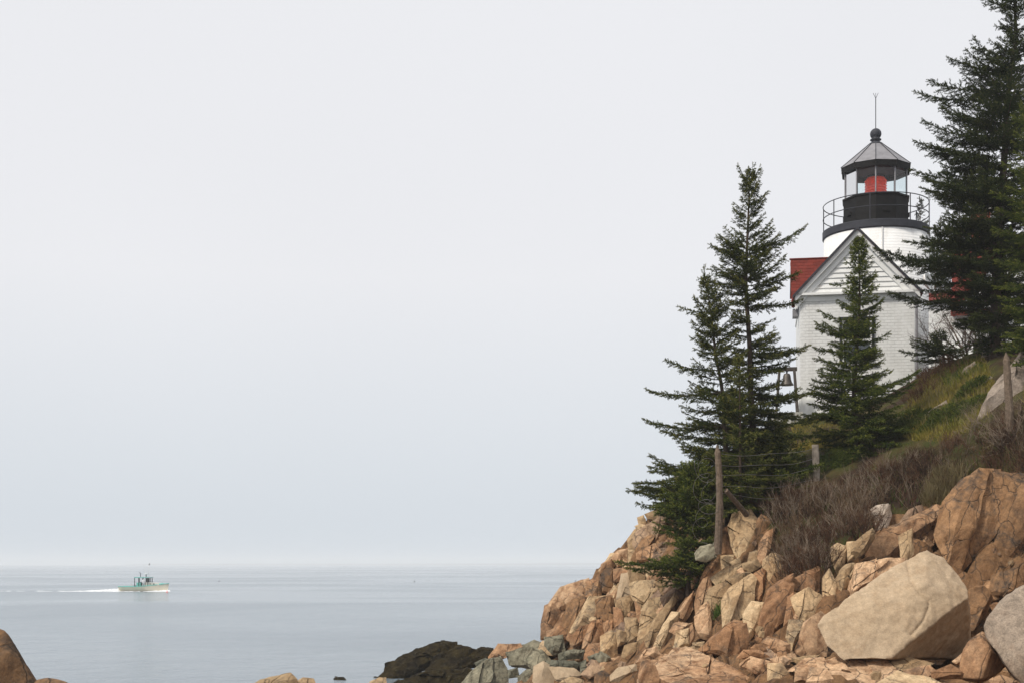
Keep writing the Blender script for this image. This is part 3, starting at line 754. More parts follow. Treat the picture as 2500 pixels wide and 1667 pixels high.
# broken stones lying on the ledges
cnt = 0
rr = random.Random(5)
while cnt < 64:                                # courses of rough blocks between the big ones, leaning with the joints
    px, py = (rr.uniform(1350, 1640), rr.uniform(1290, 1660)) if cnt < 26 else (rr.uniform(1600, 2490), rr.uniform(1540, 1660)) if cnt < 40 else (rr.uniform(1600, 2490), rr.uniform(1290, 1660)) if cnt < 48 else (rr.uniform(2500, 2750), rr.uniform(1230, 1640))
    if py < np.interp(px, ROCKX, ROCKY) + 30: continue
    if 1990 < px < 2400 and 1300 < py < 1620: continue
    Y = ground_depth(px, py, low=True)
    if Y is None: continue
    h_ = rr.uniform(22, 48) * (1.5 if px > 2500 else 1); w_ = h_ * rr.uniform(0.45, 0.9); sk = 0.38 * h_
    if py > 1570: h_, w_, sk = h_ * 0.55, w_ * 1.6, 0
    ol = [(px - w_ + rr.uniform(-6, 6) - sk, py + h_ * rr.uniform(.7, 1)), (px + w_ * rr.uniform(.7, 1.1) - sk, py + h_), (px + w_, py - h_ * rr.uniform(0, .4)),
          (px + w_ * rr.uniform(.3, .9) + sk, py - h_), (px - w_ * rr.uniform(.4, .9) + sk, py - h_ * rr.uniform(.7, 1)), (px - w_, py + rr.uniform(-8, 8))]
    rock('stone', 's', ol, rr.choice(['orange', 'tan', 'orange', 'mauve', 'brown']) if px > 1430 or py < 1560 else rr.choice(['grey', 'tan']), Y=Y - 0.10, lean=0.45 if py < 1570 else 1.6, parent=cliff, cuts=2)
    cnt += 1
cnt = 0
while cnt < 80:
    px, py = rr.uniform(1320, 2480), rr.uniform(1300, 1665)
    if py < np.interp(px, ROCKX, ROCKY) + 35: continue
    if 1990 < px < 2400 and 1330 < py < 1620: continue
    Y = ground_depth(px, py, low=rr.random() < 0.6)
    if Y is None: continue
    r_ = rr.uniform(4, 13) * (1.25 if py > 1560 else 1.0)
    ol = [(px + r_ * math.cos(a) * rr.uniform(0.7, 1.3), py + r_ * math.sin(a) * rr.uniform(0.6, 1.2)) for a in np.linspace(0, 5.4, 6)]
    m = rr.choice(['orange', 'tan', 'orange', 'mauve', 'tan']) if px > 1480 or py < 1560 else rr.choice(['grey', 'tan', 'grey', 'mauve'])
    rock('stone', 's', ol, m, Y=Y - 0.06, parent=cliff, cuts=1, rough=0.6, vox=0.03)
    cnt += 1
settle_rocks()
# ---------------------------------------------------------------- building materials
def painted_brick():
    b = NB('white_painted_brick'); tcn = b.n('ShaderNodeTexCoord')
    mp = b.n('ShaderNodeMapping'); mp.inputs['Rotation'].default_value = (R(90), 0, 0)
    b.l(tcn.outputs['Object'], mp.inputs[0])
    br = b.n('ShaderNodeTexBrick'); b.l(mp.outputs[0], br.inputs['Vector'])
    br.inputs['Scale'].default_value = 1.0; br.inputs['Brick Width'].default_value = 0.22; br.inputs['Row Height'].default_value = 0.10
    br.inputs['Mortar Size'].default_value = 0.010; br.inputs['Mortar Smooth'].default_value = 0.5
    br.inputs['Color1'].default_value = (0.9, 0.9, 0.9, 1); br.inputs['Color2'].default_value = (0.55, 0.55, 0.55, 1); br.inputs['Mortar'].default_value = (0.1, 0.1, 0.1, 1)
    p = b.pos()
    c = b.mix(b.ramp(b.noise(p, 1.3, 6, 0.7, 0.4), 0.42, 0.66), (0.80, 0.80, 0.79), (0.70, 0.70, 0.685))
    c = b.mix(b.ramp(b.noise(b.pos((3, 3, 14)), 1.0, 5, 0.7), 0.66, 0.80), c, (0.50, 0.48, 0.45))
    c = b.mix(b.math('MULTIPLY', b.math('MULTIPLY', br.outputs['Fac'], b.ramp(b.noise(p, 1.8, 4, 0.7), 0.35, 0.7)), 0.14), c, (0.42, 0.41, 0.39))
    c = b.mix(b.math('MULTIPLY', b.ramp(b.noise(b.pos((2.6, 2.6, 0.30)), 1.0, 5, 0.7), 0.52, 0.78), 0.45), c, (0.50, 0.475, 0.44))
    n = b.bump(br.outputs['Color'], 1.0, 0.022)
    n = b.bump(b.noise(p, 14, 5, 0.7), 0.35, 0.02, n)
    return b.done(c, 0.75, n, 0.25)
M['brick'] = painted_brick()
def round_brick():
    b = NB('white_painted_tower_brick'); p = b.pos()
    wv = b.n('ShaderNodeTexWave', wave_type='BANDS', bands_direction='Z'); wv.inputs['Scale'].default_value = 3.1; wv.inputs['Distortion'].default_value = 0.6; wv.inputs['Detail Scale'].default_value = 2
    b.l(p, wv.inputs['Vector'])
    c = b.mix(b.ramp(b.noise(p, 1.1, 6, 0.7, 0.4), 0.42, 0.66), (0.80, 0.80, 0.80), (0.71, 0.71, 0.70))
    c = b.mix(b.math('MULTIPLY', b.ramp(b.noise(b.pos((2.6, 2.6, 0.30)), 1.0, 5, 0.7), 0.52, 0.78), 0.40), c, (0.50, 0.46, 0.42))
    n = b.bump(wv.outputs['Color'], 0.6, 0.015)
    n = b.bump(b.noise(b.pos((5, 5, 12)), 1.0, 5, 0.7), 0.5, 0.03, n)
    return b.done(c, 0.75, n, 0.25)
M['tower'] = round_brick()
M['white'] = plain('white_paint', (0.78, 0.78, 0.77), 0.6, 0.3, 0.06, 2.0, dirt=(0.40, 0.37, 0.33), dirt_at=(0.66, 0.82))
M['clap'] = plain('weathered_white_clapboard', (0.76, 0.76, 0.75), 0.65, 0.3, 0.08, 3.0, dirt=(0.42, 0.37, 0.31), dirt_at=(0.60, 0.74))
M['stucco'] = plain('white_rough_render', (0.74, 0.74, 0.72), 0.85, 0.2, 0.12, 2.2, bump=0.9, dirt=(0.48, 0.46, 0.42), dirt_at=(0.55, 0.75))
M['black'] = plain('black_iron_paint', (0.010, 0.0095, 0.010), 0.6, 0.14, 0.35, 4.0)
M['darkgrey'] = plain('dark_grey_iron', (0.040, 0.042, 0.052), 0.6, 0.2, 0.2, 4.0)
M['zinc'] = plain('weathered_zinc', (0.25, 0.245, 0.26), 0.55, 0.4, 0.2, 3.0, metal=0.25, dirt=(0.10, 0.085, 0.08), dirt_at=(0.62, 0.8))
M['grey'+'wood'] = plain('weathered_wood', (0.15, 0.112, 0.082), 0.85, 0.2, 0.45, 14.0, bump=0.7)
M['palewood'] = plain('silvered_wood', (0.34, 0.29, 0.24), 0.85, 0.2, 0.3, 9.0, bump=0.7)
M['darkwood'] = plain('dark_stained_timber', (0.07, 0.06, 0.052), 0.8, 0.2, 0.3, 8.0)
M['bronze'] = plain('dull_bronze', (0.085, 0.075, 0.065), 0.5, 0.4, 0.25, 6.0, metal=0.5)
M['concrete'] = plain('concrete', (0.42, 0.41, 0.37), 0.9, 0.2, 0.15, 3.0, bump=0.5)
M['wire'] = plain('rusty_wire', (0.20, 0.19, 0.18), 0.5, 0.4, 0.3, 10.0, metal=0.5)
M['redlens'] = plain('red_lens_glass', (0.85, 0.05, 0.02), 0.12, 0.6, 0.35, 7.0)
_p = [n_ for n_ in M['redlens'].node_tree.nodes if n_.type == 'BSDF_PRINCIPLED'][0]      # the lamp burns behind its red glass
_p.inputs['Emission Color'].default_value = (1.0, 0.06, 0.02, 1); _p.inputs['Emission Strength'].default_value = 0.13
M['shadeglass'] = plain('dark_window_glass', (0.05, 0.06, 0.07), 0.06, 0.6, 0.1, 2.0)
M['chimney'] = plain('red_chimney_brick', (0.26, 0.085, 0.055), 0.9, 0.2, 0.25, 9.0)
def shingles():
    b = NB('red_shingles'); p = b.pos()
    c = b.mix(b.ramp(b.noise(p, 7.0, 4, 0.6), 0.35, 0.65), (0.165, 0.029, 0.020), (0.12, 0.024, 0.018))
    oi = b.n('ShaderNodeObjectInfo')
    sc = b.n('ShaderNodeVectorMath', operation='SCALE'); b.l(c, sc.inputs[0]); b.l(b.ramp(oi.outputs['Random'], 0, 1, 0.8, 1.15), sc.inputs['Scale'])
    return b.done(sc.outputs[0], 0.9, b.bump(b.noise(p, 60, 4), 0.4, 0.01), 0.15)
M['red'] = shingles()
def clear_glass():
    b = NB('lantern_glass'); b.t.nodes.remove(b.b)
    tr = b.n('ShaderNodeBsdfTransparent'); tr.inputs[0].default_value = (0.90, 0.96, 0.97, 1)
    gl = b.n('ShaderNodeBsdfGlossy'); gl.inputs['Roughness'].default_value = 0.03
    fr = b.n('ShaderNodeFresnel'); fr.inputs[0].default_value = 1.5
    ms = b.n('ShaderNodeMixShader'); b.l(fr.outputs[0], ms.inputs[0]); b.l(tr.outputs[0], ms.inputs[1]); b.l(gl.outputs[0], ms.inputs[2])
    b.l(ms.outputs[0], b.out.inputs[0]); return b.m
M['glass'] = clear_glass()

# ---------------------------------------------------------------- lighthouse tower
TH = R(-10)
TX, TY = float(P(2138, 1000, 51)[0]), 51.0
lh = tag(empty('lighthouse', (TX, TY, 9.2), TH), 'round white brick lighthouse tower with black lantern and gallery', 'lighthouse')
def zz(z): return z - 9.2
o = MB().lathe([(1.86, zz(9.0)), (1.86, zz(16.50))], 72).build('tower_wall', M['tower'], lh, True)
o.data.polygons[-1].use_smooth = False; o.data.polygons[-2].use_smooth = False
MB().lathe([(1.87, zz(16.46)), (1.91, zz(16.50)), (1.91, zz(16.74)), (1.88, zz(16.76)), (0.2, zz(16.78))], 72).build('gallery_deck', M['darkgrey'], lh)
NS = 10
a0 = -math.pi / 2 - R(4.6)       # a corner of the ten-sided lantern points at the viewer
drum = MB().lathe([(1.20, zz(16.78)), (1.20, zz(17.80)), (1.24, zz(17.82)), (1.24, zz(17.88)), (0.3, zz(17.885))], NS, a0=a0).build('lantern_base', M['black'], lh)
for k in range(NS):
    an = a0 + 2 * math.pi * (k + 0.5) / NS; r0 = 1.20 * math.cos(math.pi / NS)
    if k % 2: continue
    mb = MB().box(-0.12, 0.12, -0.03, 0.03, -0.05, 0.05); h = mb.build('vent', M['black'], drum)
    h.location = (math.cos(an) * (r0 + 0.02), math.sin(an) * (r0 + 0.02), zz(17.25)); h.rotation_euler = (0, 0, an + math.pi / 2)
RG = 1.14
for k in range(NS):
    a1, a2 = a0 + 2 * math.pi * k / NS, a0 + 2 * math.pi * (k + 1) / NS
    c1, c2 = (RG * math.cos(a1), RG * math.sin(a1)), (RG * math.cos(a2), RG * math.sin(a2))
    MB().tube([(c1[0], c1[1], zz(17.86)), (c1[0], c1[1], zz(18.86))], 0.026, 6).build('mullion', M['zinc'], lh)
    q = 0.985
    mb = MB().add([(c1[0] * q, c1[1] * q, zz(17.89)), (c2[0] * q, c2[1] * q, zz(17.89)), (c2[0] * q, c2[1] * q, zz(18.84)), (c1[0] * q, c1[1] * q, zz(18.84))], [(0, 1, 2, 3)])
    mb.build('pane', M['glass'], lh)
MB().lathe([(1.10, zz(18.84)), (1.26, zz(18.82)), (1.27, zz(19.04)), (1.20, zz(19.05)), (1.05, zz(18.95))], NS, a0=a0, cap=False).build('roof_rim', M['black'], lh)
roof = MB().lathe([(1.29, zz(19.03)), (0.22, zz(19.93)), (0.2, zz(19.90)), (1.2, zz(18.98))], NS, a0=a0, cap=False).build('lantern_roof', M['zinc'], lh)
for k in range(NS):
    an = a0 + 2 * math.pi * k / NS
    MB().tube([(1.30 * math.cos(an), 1.30 * math.sin(an), zz(19.035)), (0.22 * math.cos(an), 0.22 * math.sin(an), zz(19.945))], 0.014, 5).build('seam', M['darkgrey'], roof)
MB().lathe([(0.25, zz(19.88)), (0.24, zz(19.95)), (0.16, zz(20.00)), (0.13, zz(20.05)), (0.20, zz(20.07)), (0.20, zz(20.10)), (0.13, zz(20.12)), (0.15, zz(20.15))] +
           [(0.205 * math.sin(t), zz(20.30) - 0.205 * math.cos(t)) for t in np.linspace(0.75, 3.1, 12)], 28).build('ventilator_ball', M['darkgrey'], lh, True)
rod = MB().tube([(0, 0, zz(20.45)), (0, 0, zz(21.62))], 0.016, 6).build('lightning_rod', M['darkgrey'], lh)
for dx in (-0.09, 0, 0.09): MB().tube([(0, 0, zz(21.60)), (dx, 0, zz(21.80))], 0.008, 5).build('prong', M['darkgrey'], rod)
lens = MB().lathe([(0.34, zz(17.9)), (0.37, zz(17.95)), (0.38, zz(18.58)), (0.32, zz(18.68)), (0.05, zz(18.70))], 28).build('lens', M['redlens'], lh, True)
for k in range(7): MB().lathe([(0.385, zz(17.98 + k * 0.095)), (0.40, zz(18.0 + k * 0.095)), (0.385, zz(18.02 + k * 0.095))], 28, cap=False).build('prism_ring', M['redlens'], lens)
MB().lathe([(0.34, zz(18.685)), (0.34, zz(18.76)), (0.1, zz(18.80))], 20).build('lens_cap', M['black'], lh)
RR = 1.88
rail = empty('railing', (0, 0, 0)); rail.parent = lh
for hgt in (0.47, 0.93):
    MB().tube([(RR * math.cos(t), RR * math.sin(t), zz(16.76 + hgt)) for t in np.linspace(0, 2 * math.pi, 72, endpoint=False)], 0.017, 6, True).build('rail', M['darkgrey'], rail)
for k in range(8):
    an = -math.pi / 2 - R(10.6) + k * math.pi / 4
    MB().tube([(RR * math.cos(an), RR * math.sin(an), zz(16.70)), (RR * math.cos(an), RR * math.sin(an), zz(17.70))], 0.02, 6).build('railing_post', M['darkgrey'], rail)
MB().box(0.05, 0.09, -1.895, -1.855, zz(13.5), zz(16.46)).build('lightning_cable', M['white'], lh)

# ---------------------------------------------------------------- brick house with the gable
HX = float(P(2092, 1000, 46)[0])
Z0 = 9.3
hs = tag(empty('brick_house', (HX, 46, Z0), TH), 'white painted brick house with clapboard gable and red shingle roof', 'house')
hw, zc, za = 1.84, 4.14, 6.32
wall = MB().box(-hw, hw, 0, 5.0, -0.6, zc).build('wall', M['brick'], hs)
wz = (1.95, 3.35)                             # window
fr = empty('window', (0, 0, 0)); fr.parent = hs
MB().box(-0.52, 0.52, -0.004, 0.0, wz[0] - 0.05, wz[1] + 0.03).build('pane', M['shadeglass'], fr)
mb = MB()
mb.box(-0.56, -0.48, -0.06, -0.006, wz[0], wz[1]); mb.box(0.48, 0.56, -0.06, -0.006, wz[0], wz[1])
mb.box(-0.56, 0.56, -0.064, -0.006, wz[1], wz[1] + 0.08); mb.build('window_frame', M['darkgrey'], fr)
mb = MB(); mb.box(-0.478, 0.478, -0.045, -0.006, 2.62, 2.70); mb.box(-0.478, -0.42, -0.043, -0.006, wz[0], 2.62); mb.box(0.42, 0.478, -0.043, -0.006, wz[0], 2.62)
mb.box(-0.478, -0.42, -0.043, -0.006, 2.70, wz[1]); mb.box(0.42, 0.478, -0.043, -0.006, 2.70, wz[1]); mb.box(-0.42, 0.42, -0.043, -0.006, wz[1] - 0.06, wz[1] - 0.002)
mb.build('sash', M['white'], fr)
MB().box(-0.62, 0.62, -0.10, -0.004, wz[0] - 0.10, wz[0] - 0.003).build('sill', M['white'], fr)
# frieze and cornice
MB().box(-hw - 0.03, hw + 0.03, -0.03, 5.02, zc - 0.16, zc + 0.02).build('frieze', M['white'], hs)
MB().box(-hw - 0.16, hw + 0.16, -0.20, 0.10, zc + 0.022, zc + 0.10).build('cornice', M['white'], hs)
# clapboards of the gable, each its own board
zb = zc + 0.10; nb = 13; step = 0.165
slope = (za - zb) / (hw + 0.05)
MB().prism([(-hw, zb), (hw, zb), (0, za - 0.12)], 0.03, 0.15).build('gable_backing', M['white'], hs)
rg = random.Random(4)
for k in range(nb):
    z0 = zb + k * step; z1 = min(z0 + step + 0.012, za - 0.35)
    if z0 > za - 0.5: break
    w0 = (za - 0.22 - z0) / slope; w1 = (za - 0.22 - z1) / slope
    y_low = -0.045 - rg.uniform(0, 0.008); y_top = -0.005
    v = [(-w0, y_low, z0), (w0, y_low, z0), (w1, y_top, z1), (-w1, y_top, z1), (-w0, 0.028, z0), (w0, 0.028, z0), (w1, 0.028, z1), (-w1, 0.028, z1)]
    MB().add(v, [(0, 1, 2, 3), (5, 4, 7, 6), (4, 5, 1, 0), (3, 2, 6, 7), (4, 0, 3, 7), (1, 5, 6, 2)]).build('clapboard', M['clap'], hs)
def rake(sgn, inner, outer, y0, y1, name, mat, xe=hw + 0.16, zlow=zc + 0.06):
    # board along the gable slope, between two offsets below the roof line
    sl = (za - zlow) / xe; n_ = math.sqrt(1 + sl * sl)
    a_, b2 = inner * n_, outer * n_
    pts_ = [(sgn * xe, zlow - b2), (0, za - b2), (0, za - a_), (sgn * xe, zlow - a_)]
    if sgn > 0: pts_ = pts_[::-1]
    return MB().prism(pts_[::-1] if sgn < 0 else pts_, y0, y1).build(name, mat, hs)
for sgn in (-1, 1):
    rake(sgn, 0.035, 0.16, -0.20, 0.02, 'rake_board', M['clap'])
    rake(sgn, 0.16, 0.34, -0.085, 0.02, 'rake_frieze', M['white'])
    rake(sgn, -0.02, 0.032, -0.25, 1.6, 'roof', M['red'], xe=hw + 0.24, zlow=zc - 0.02)
    rake(sgn, -0.03, 0.034, -0.27, -0.252, 'drip_edge', M['darkgrey'], xe=hw + 0.25, zlow=zc - 0.03)
# side wing whose red roof shows behind the gable
wing = MB().prism([(-1.83, -0.6), (1.6, -0.6), (1.6, 4.0), (-1.83, 4.0)], 1.45, 3.9).build('wing_wall', M['brick'], hs)
MB().add([(-1.85, 1.45, 4.0), (-1.85, 3.9, 4.0), (-1.85, 3.0, 5.85), (0.8, 1.45, 4.0), (0.8, 3.9, 4.0), (0.8, 3.0, 5.85)], [(0, 1, 2), (3, 5, 4), (0, 2, 5, 3), (1, 4, 5, 2), (0, 3, 4, 1)]).build('wing_gable', M['white'], hs)
wroof = MB().add([(-2.08, 1.10, 4.0), (0.85, 1.10, 4.0), (0.85, 3.0, 6.02), (-2.08, 3.0, 6.02), (-2.08, 4.1, 4.85), (0.85, 4.1, 4.85)], [(0, 1, 2, 3), (3, 2, 5, 4)]).build('wing_roof', M['red'], hs)
nrow = 15
dy_, dz_ = 1.9 / nrow, 2.02 / nrow
for k in range(nrow):                        # visible shingles, one by one
    x = -2.09 - (0.11 if k % 2 else 0.0)
    while x < -0.25:
        x1 = min(x + 0.30, -0.2)
        xa = max(x, -2.10)
        y0, z0 = 1.07 + k * dy_, 3.985 + k * dz_ + 0.02
        y1, z1 = y0 + dy_ * 1.25, z0 + dz_ * 1.25 - 0.012
        MB().add([(xa + 0.004, y0, z0), (x1 - 0.004, y0, z0), (x1 - 0.004, y1, z1), (xa + 0.004, y1, z1), (xa + 0.004, y0 + 0.012, z0 - 0.012), (x1 - 0.004, y0 + 0.012, z0 - 0.012)],
                 [(0, 1, 2, 3), (4, 5, 1, 0)]).build('shingle', M['red'], wroof)
        x = x1
MB().box(-2.05, -1.86, 1.12, 1.62, 3.70, 3.96).build('eave_return', M['zinc'], hs)
MB().box(-2.12, 0.85, 2.94, 3.06, 6.03, 6.07).build('ridge_cap', M['red'], hs)
# splayed rough foundation
fb = []
mbv = []; mbf = []
for j, (off, z) in enumerate(((0.02, 0.85), (0.05, 0.55), (0.12, 0.15), (0.20, -0.6))):
    for i in range(41):
        x = -hw - off + (2 * hw + 2 * off) * i / 40
        mbv.append((x, -off - 0.02 - 0.05 * math.sin(i * 1.7 + j) * (0.2 + j * 0.3), z + 0.05 * math.sin(i * 0.9) * (j == 0)))
for j in range(3):
    for i in range(40): mbf.append((j * 41 + i, (j + 1) * 41 + i, (j + 1) * 41 + i + 1, j * 41 + i + 1))
m0 = len(mbv)
for i in range(4): mbv.append((mbv[i * 41][0], 3.0, mbv[i * 41][2]))
for i in range(3): mbf.append((i * 41, m0 + i, m0 + i + 1, (i + 1) * 41))
mesh_obj('foundation', mbv, mbf, M['stucco'], hs, True)
MB().tube([(hw + 0.06, -0.07, zc + 0.02), (hw + 0.06, -0.07, 0.6)], 0.045, 8).build('downspout', M['zinc'], hs)
MB().box(-hw - 0.17, -hw - 0.04, 0.0, 1.1, zc - 0.02, zc + 0.05).build('gutter', M['white'], hs)

# round white fixture hung at the right end of the cornice
fx_ = P(2258, 692, 46.6)
dish = MB().lathe([(0.02, 0.0), (0.16, 0.02), (0.27, 0.08), (0.33, 0.16), (0.32, 0.17), (0.25, 0.10), (0.02, 0.03)], 24, cap=False).build('dish', M['white'], None, True)
dish.location = [float(c) for c in fx_]; dish.rotation_euler = (R(75), 0, R(50))
tag(dish, 'small white round dish at the right end of the house cornice', 'dish')

# ---------------------------------------------------------------- keeper's house behind the spruces
kh = tag(empty('keepers_house', (float(P(2440, 900, 57)[0]), 57, 10.0), R(-19)), 'white clapboard house with red roof and brick chimney behind the spruces', 'house')
kw = 1.6
MB().box(-3.1, -1.61, 0.5, 5.0, -0.6, 5.55).build('ell_wall', M['white'], kh)
MB().add([(-3.3, 0.2, 5.55), (-1.6, 0.2, 5.55), (-1.6, 2.7, 6.3), (-3.3, 2.7, 6.3), (-3.3, 5.2, 5.55), (-1.6, 5.2, 5.55)], [(0, 1, 2, 3), (3, 2, 5, 4), (0, 4, 5, 1)]).build('ell_roof', M['red'], kh)
for k in range(31): MB().box(-3.112, -1.60, 0.478, 0.498, -0.2 + k * 0.185, -0.2 + k * 0.185 + 0.17).build('clapboard', M['clap'], kh)
MB().box(-kw, 6, 0, 6.5, -0.6, 5.0).build('wall', M['white'], kh)
for k in range(28): MB().box(-kw - 0.012, 6.01, -0.022, -0.002, -0.2 + k * 0.185, -0.2 + k * 0.185 + 0.17).build('clapboard', M['clap'], kh)
MB().add([(-kw - .3, -.35, 4.9), (6.3, -.35, 4.9), (6.3, 3.25, 8.3), (-kw - .3, 3.25, 8.3), (-kw - .3, 6.85, 4.9), (6.3, 6.85, 4.9),
          (-kw - .3, -.35, 4.75), (6.3, -.35, 4.75), (6.3, 3.25, 8.12), (-kw - .3, 3.25, 8.12), (-kw - .3, 6.85, 4.75), (6.3, 6.85, 4.75)],
         [(0, 1, 2, 3), (3, 2, 5, 4), (7, 6, 9, 8), (8, 9, 10, 11), (0, 6, 7, 1), (0, 3, 9, 6), (3, 4, 10, 9), (4, 5, 11, 10), (1, 7, 8, 2), (2, 8, 11, 5)]).build('roof', M['red'], kh)
MB().prism([(-kw, 5.0), (2.2, 5.0), (0.3, 7.4)], -0.30, 3.0).build('dormer', M['white'], kh)
for sgn in (-1, 1):
    MB().add([(0.3, -0.42, 7.55), (0.3 + sgn * 2.15, -0.42, 4.88), (0.3 + sgn * 2.15, 3.1, 4.88), (0.3, 3.1, 7.55), (0.3, -0.42, 7.43), (0.3 + sgn * 2.05, -0.42, 4.85), (0.3 + sgn * 2.05, 3.1, 4.85), (0.3, 3.1, 7.43)],
             [(0, 1, 2, 3), (4, 7, 6, 5), (0, 4, 5, 1), (3, 2, 6, 7), (1, 5, 6, 2), (0, 3, 7, 4)]).build('dormer_roof', M['red'], kh)
ch = MB().box(-1.15, -0.35, 2.9, 3.6, 7.6, 9.7).build('chimney', M['chimney'], kh)
MB().box(-1.22, -0.28, 2.83, 3.67, 9.7, 9.85).build('chimney_cap', M['concrete'], ch)
for wx in (-0.6, 1.2, 3.0):
    wn = MB().box(wx - 0.5, wx + 0.5, -0.06, -0.03, 2.3, 3.9).build('window', M['white'], kh)
    MB().box(wx - 0.42, wx + 0.42, -0.072, -0.062, 2.38, 3.08).build('pane', M['shadeglass'], wn); MB().box(wx - 0.42, wx + 0.42, -0.072, -0.062, 3.14, 3.82).build('pane', M['shadeglass'], wn)

# ---------------------------------------------------------------- fog bell on its timber stand
bp_ = P(1921, 1005, 45.6); bz = float(height(bp_[0], bp_[1]))
bs = tag(empty('bell_stand', (float(bp_[0]), float(bp_[1]), 9.5), R(-10)), 'old bronze fog bell hanging in a dark timber stand', 'bell')
MB().lathe([(0.02, 1.32), (0.09, 1.31), (0.12, 1.24), (0.135, 1.12), (0.17, 1.02), (0.215, 0.96), (0.22, 0.93), (0.19, 0.935)], 28).build('bell', M['bronze'], bs, True)
MB().tube([(0, 0, 1.30), (0, 0, 1.42)], 0.03, 8).build('hanger', M['darkgrey'], bs)
MB().box(-0.33, 0.33, -0.06, 0.06, 1.40, 1.52).build('crossbeam', M['darkwood'], bs)
for sx in (-1, 1):
    for sy in (-1, 1):
        MB().tube([(sx * 0.24, sy * 0.04, 1.42), (sx * 0.34, sy * 0.26, 0.02)], 0.045, 5).build('leg', M['darkwood'], bs)
plinth = tag(MB().box(-0.55, 0.5, -0.5, 0.5, -0.8, 0.0).build('plinth', M['concrete']), 'low concrete block under the bell stand', 'plinth')
plinth.location = bs.location; plinth.rotation_euler = (0, 0, R(-10)); plinth.location.z -= 0.0

# ---------------------------------------------------------------- fence
def post(label, pts, rads, mat, pointed=True):
    mb = MB(); base = Vector([float(c) for c in pts[0]])
    top = Vector([float(c) for c in pts[-1]]); L = []
    rr_ = []
    nseg = 12
    chain = [Vector([float(c) for c in p]) for p in pts]
    for i in range(nseg + 1):
        t = i / nseg * (len(chain) - 1); k = min(int(t), len(chain) - 2)
        L.append(chain[k].lerp(chain[k + 1], t - k) - base); rr_.append(rads[0] + (rads[1] - rads[0]) * i / nseg + 0.006 * math.sin(i * 2.1))
    if pointed:
        d = (L[-1] - L[-2]).normalized(); L.append(L[-1] + d * 0.20); rr_.append(0.015)
    mb.tube(L, rr_, 9)
    o = mb.build('post', M[mat], None, False)
    o.name = 'fence_post'; o.location = base
    return tag(o, label, 'post')
g1 = P(1752, 1322, 34.6)
p1 = post('slanting weathered pointed fence post with a diagonal brace', [g1 + np.array([0, 0, -0.3]), P(1757, 1240, 34.5), P(1756, 1160, 34.5), P(1752, 1105, 34.5)], (0.10, 0.078), 'greywood')
br_ = MB().tube([np.array(P(1772, 1196, 34.5)) - np.array(p1.location), np.array(P(1823, 1256, 35.3)) - np.array(p1.location)], [0.06, 0.075], 8).build('brace', M['greywood'], p1)
p2b = P(1996, 1200, 37.4)
p2 = post('pale flat-topped fence post standing in the brown brush', [p2b + np.array([0, 0, -0.3]), P(1990, 1085, 37.4)], (0.10, 0.095), 'palewood', False)
p3b = P(2468, 1010, 34.0)
p3_ = post('tall pointed grey fence post before the slanting rock slab', [p3b + np.array([0, 0, -0.5]), P(2457, 880, 34.0)], (0.105, 0.085), 'greywood')
WN = ['topmost', 'second', 'third', 'fourth', 'fifth']
for i, (ya, yb) in enumerate(((1107, 1093), (1133, 1120), (1157, 1143), (1186, 1172), (1205, 1205))):
    A_, B_ = P(1762, ya, 34.4), P(1988, yb, 37.3)
    pts_ = []
    for t in np.linspace(0, 1, 30):
        q = A_ * (1 - t) + B_ * t; q[2] -= 0.10 * math.sin(math.pi * t) + 0.025 * math.sin(9 * t + i); pts_.append(q)
    tag(MB().tube(pts_, 0.0055, 4).build('fence_wire', M['wire']), f'{WN[i]} strand of barbed wire from the top between slanting and pale posts', 'wire', 'barbed wire strands')
pts_ = []
for t in np.linspace(0, 1, 260):                # loose wire springing from the post in uneven loops
    a_ = t * 2 * math.pi * 6.4 + 0.7 * math.sin(t * 11)
    rad_ = 20 + 9 * math.sin(t * 19 + 1) + 5 * math.sin(t * 41)
    x = 1724 - rad_ * math.cos(a_) - 7 * math.sin(t * 9)
    y = 1120 + 178 * (t + 0.045 * math.sin(t * 26)) + rad_ * (0.8 + 0.5 * (t < 0.45)) * math.sin(a_)
    pts_.append(P(x, y, 34.2 + 0.25 * math.sin(a_ * 1.0 + 0.5)))
tag(MB().tube(pts_, 0.005, 4).build('wire_coil', M['wire']), 'loose coil of fence wire hanging left of the slanting post', 'wire')

# ---------------------------------------------------------------- lobster boat
M['hull'] = plain('cream_hull_paint', (0.74, 0.67, 0.53), 0.4, 0.4, 0.06, 0.8, dirt=(0.45, 0.38, 0.25), dirt_at=(0.6, 0.8))
M['teal'] = plain('teal_paint', (0.10, 0.42, 0.36), 0.45, 0.4, 0.1, 1.5)
M['tealdark'] = plain('dark_teal_paint', (0.03, 0.16, 0.15), 0.5, 0.4, 0.15, 1.5)
M['cabin'] = plain('cabin_cream', (0.62, 0.60, 0.54), 0.5, 0.3, 0.08, 1.5)
M['darkin'] = plain('dark_cabin_interior', (0.03, 0.034, 0.038), 0.7, 0.2, 0.2, 3.0)
M['oilskin'] = plain('white_oilskin', (0.72, 0.72, 0.74), 0.5, 0.3, 0.06, 5.0)
BY = 232.0
bo = P(352, 1443, BY)
boat = tag(empty('lobster_boat', (float(bo[0]), BY, 0.0), R(-8)), 'cream and teal lobster boat heading right across the sea', 'boat')
ST = 17; SEC = 7
def station(t):   # t: 0 stern .. 1 bow
    x = -4.05 + 8.1 * t
    beam = 1.32 * (1 - max(0, (t - 0.45) / 0.55) ** 2.2) * (0.90 + 0.10 * min(1, t / 0.3)) + 0.02
    sheer = 0.72 + 0.06 * (1 - t) + 0.95 * max(0, t - 0.25) ** 1.7
    return x, beam, sheer
hv = []; hf = []
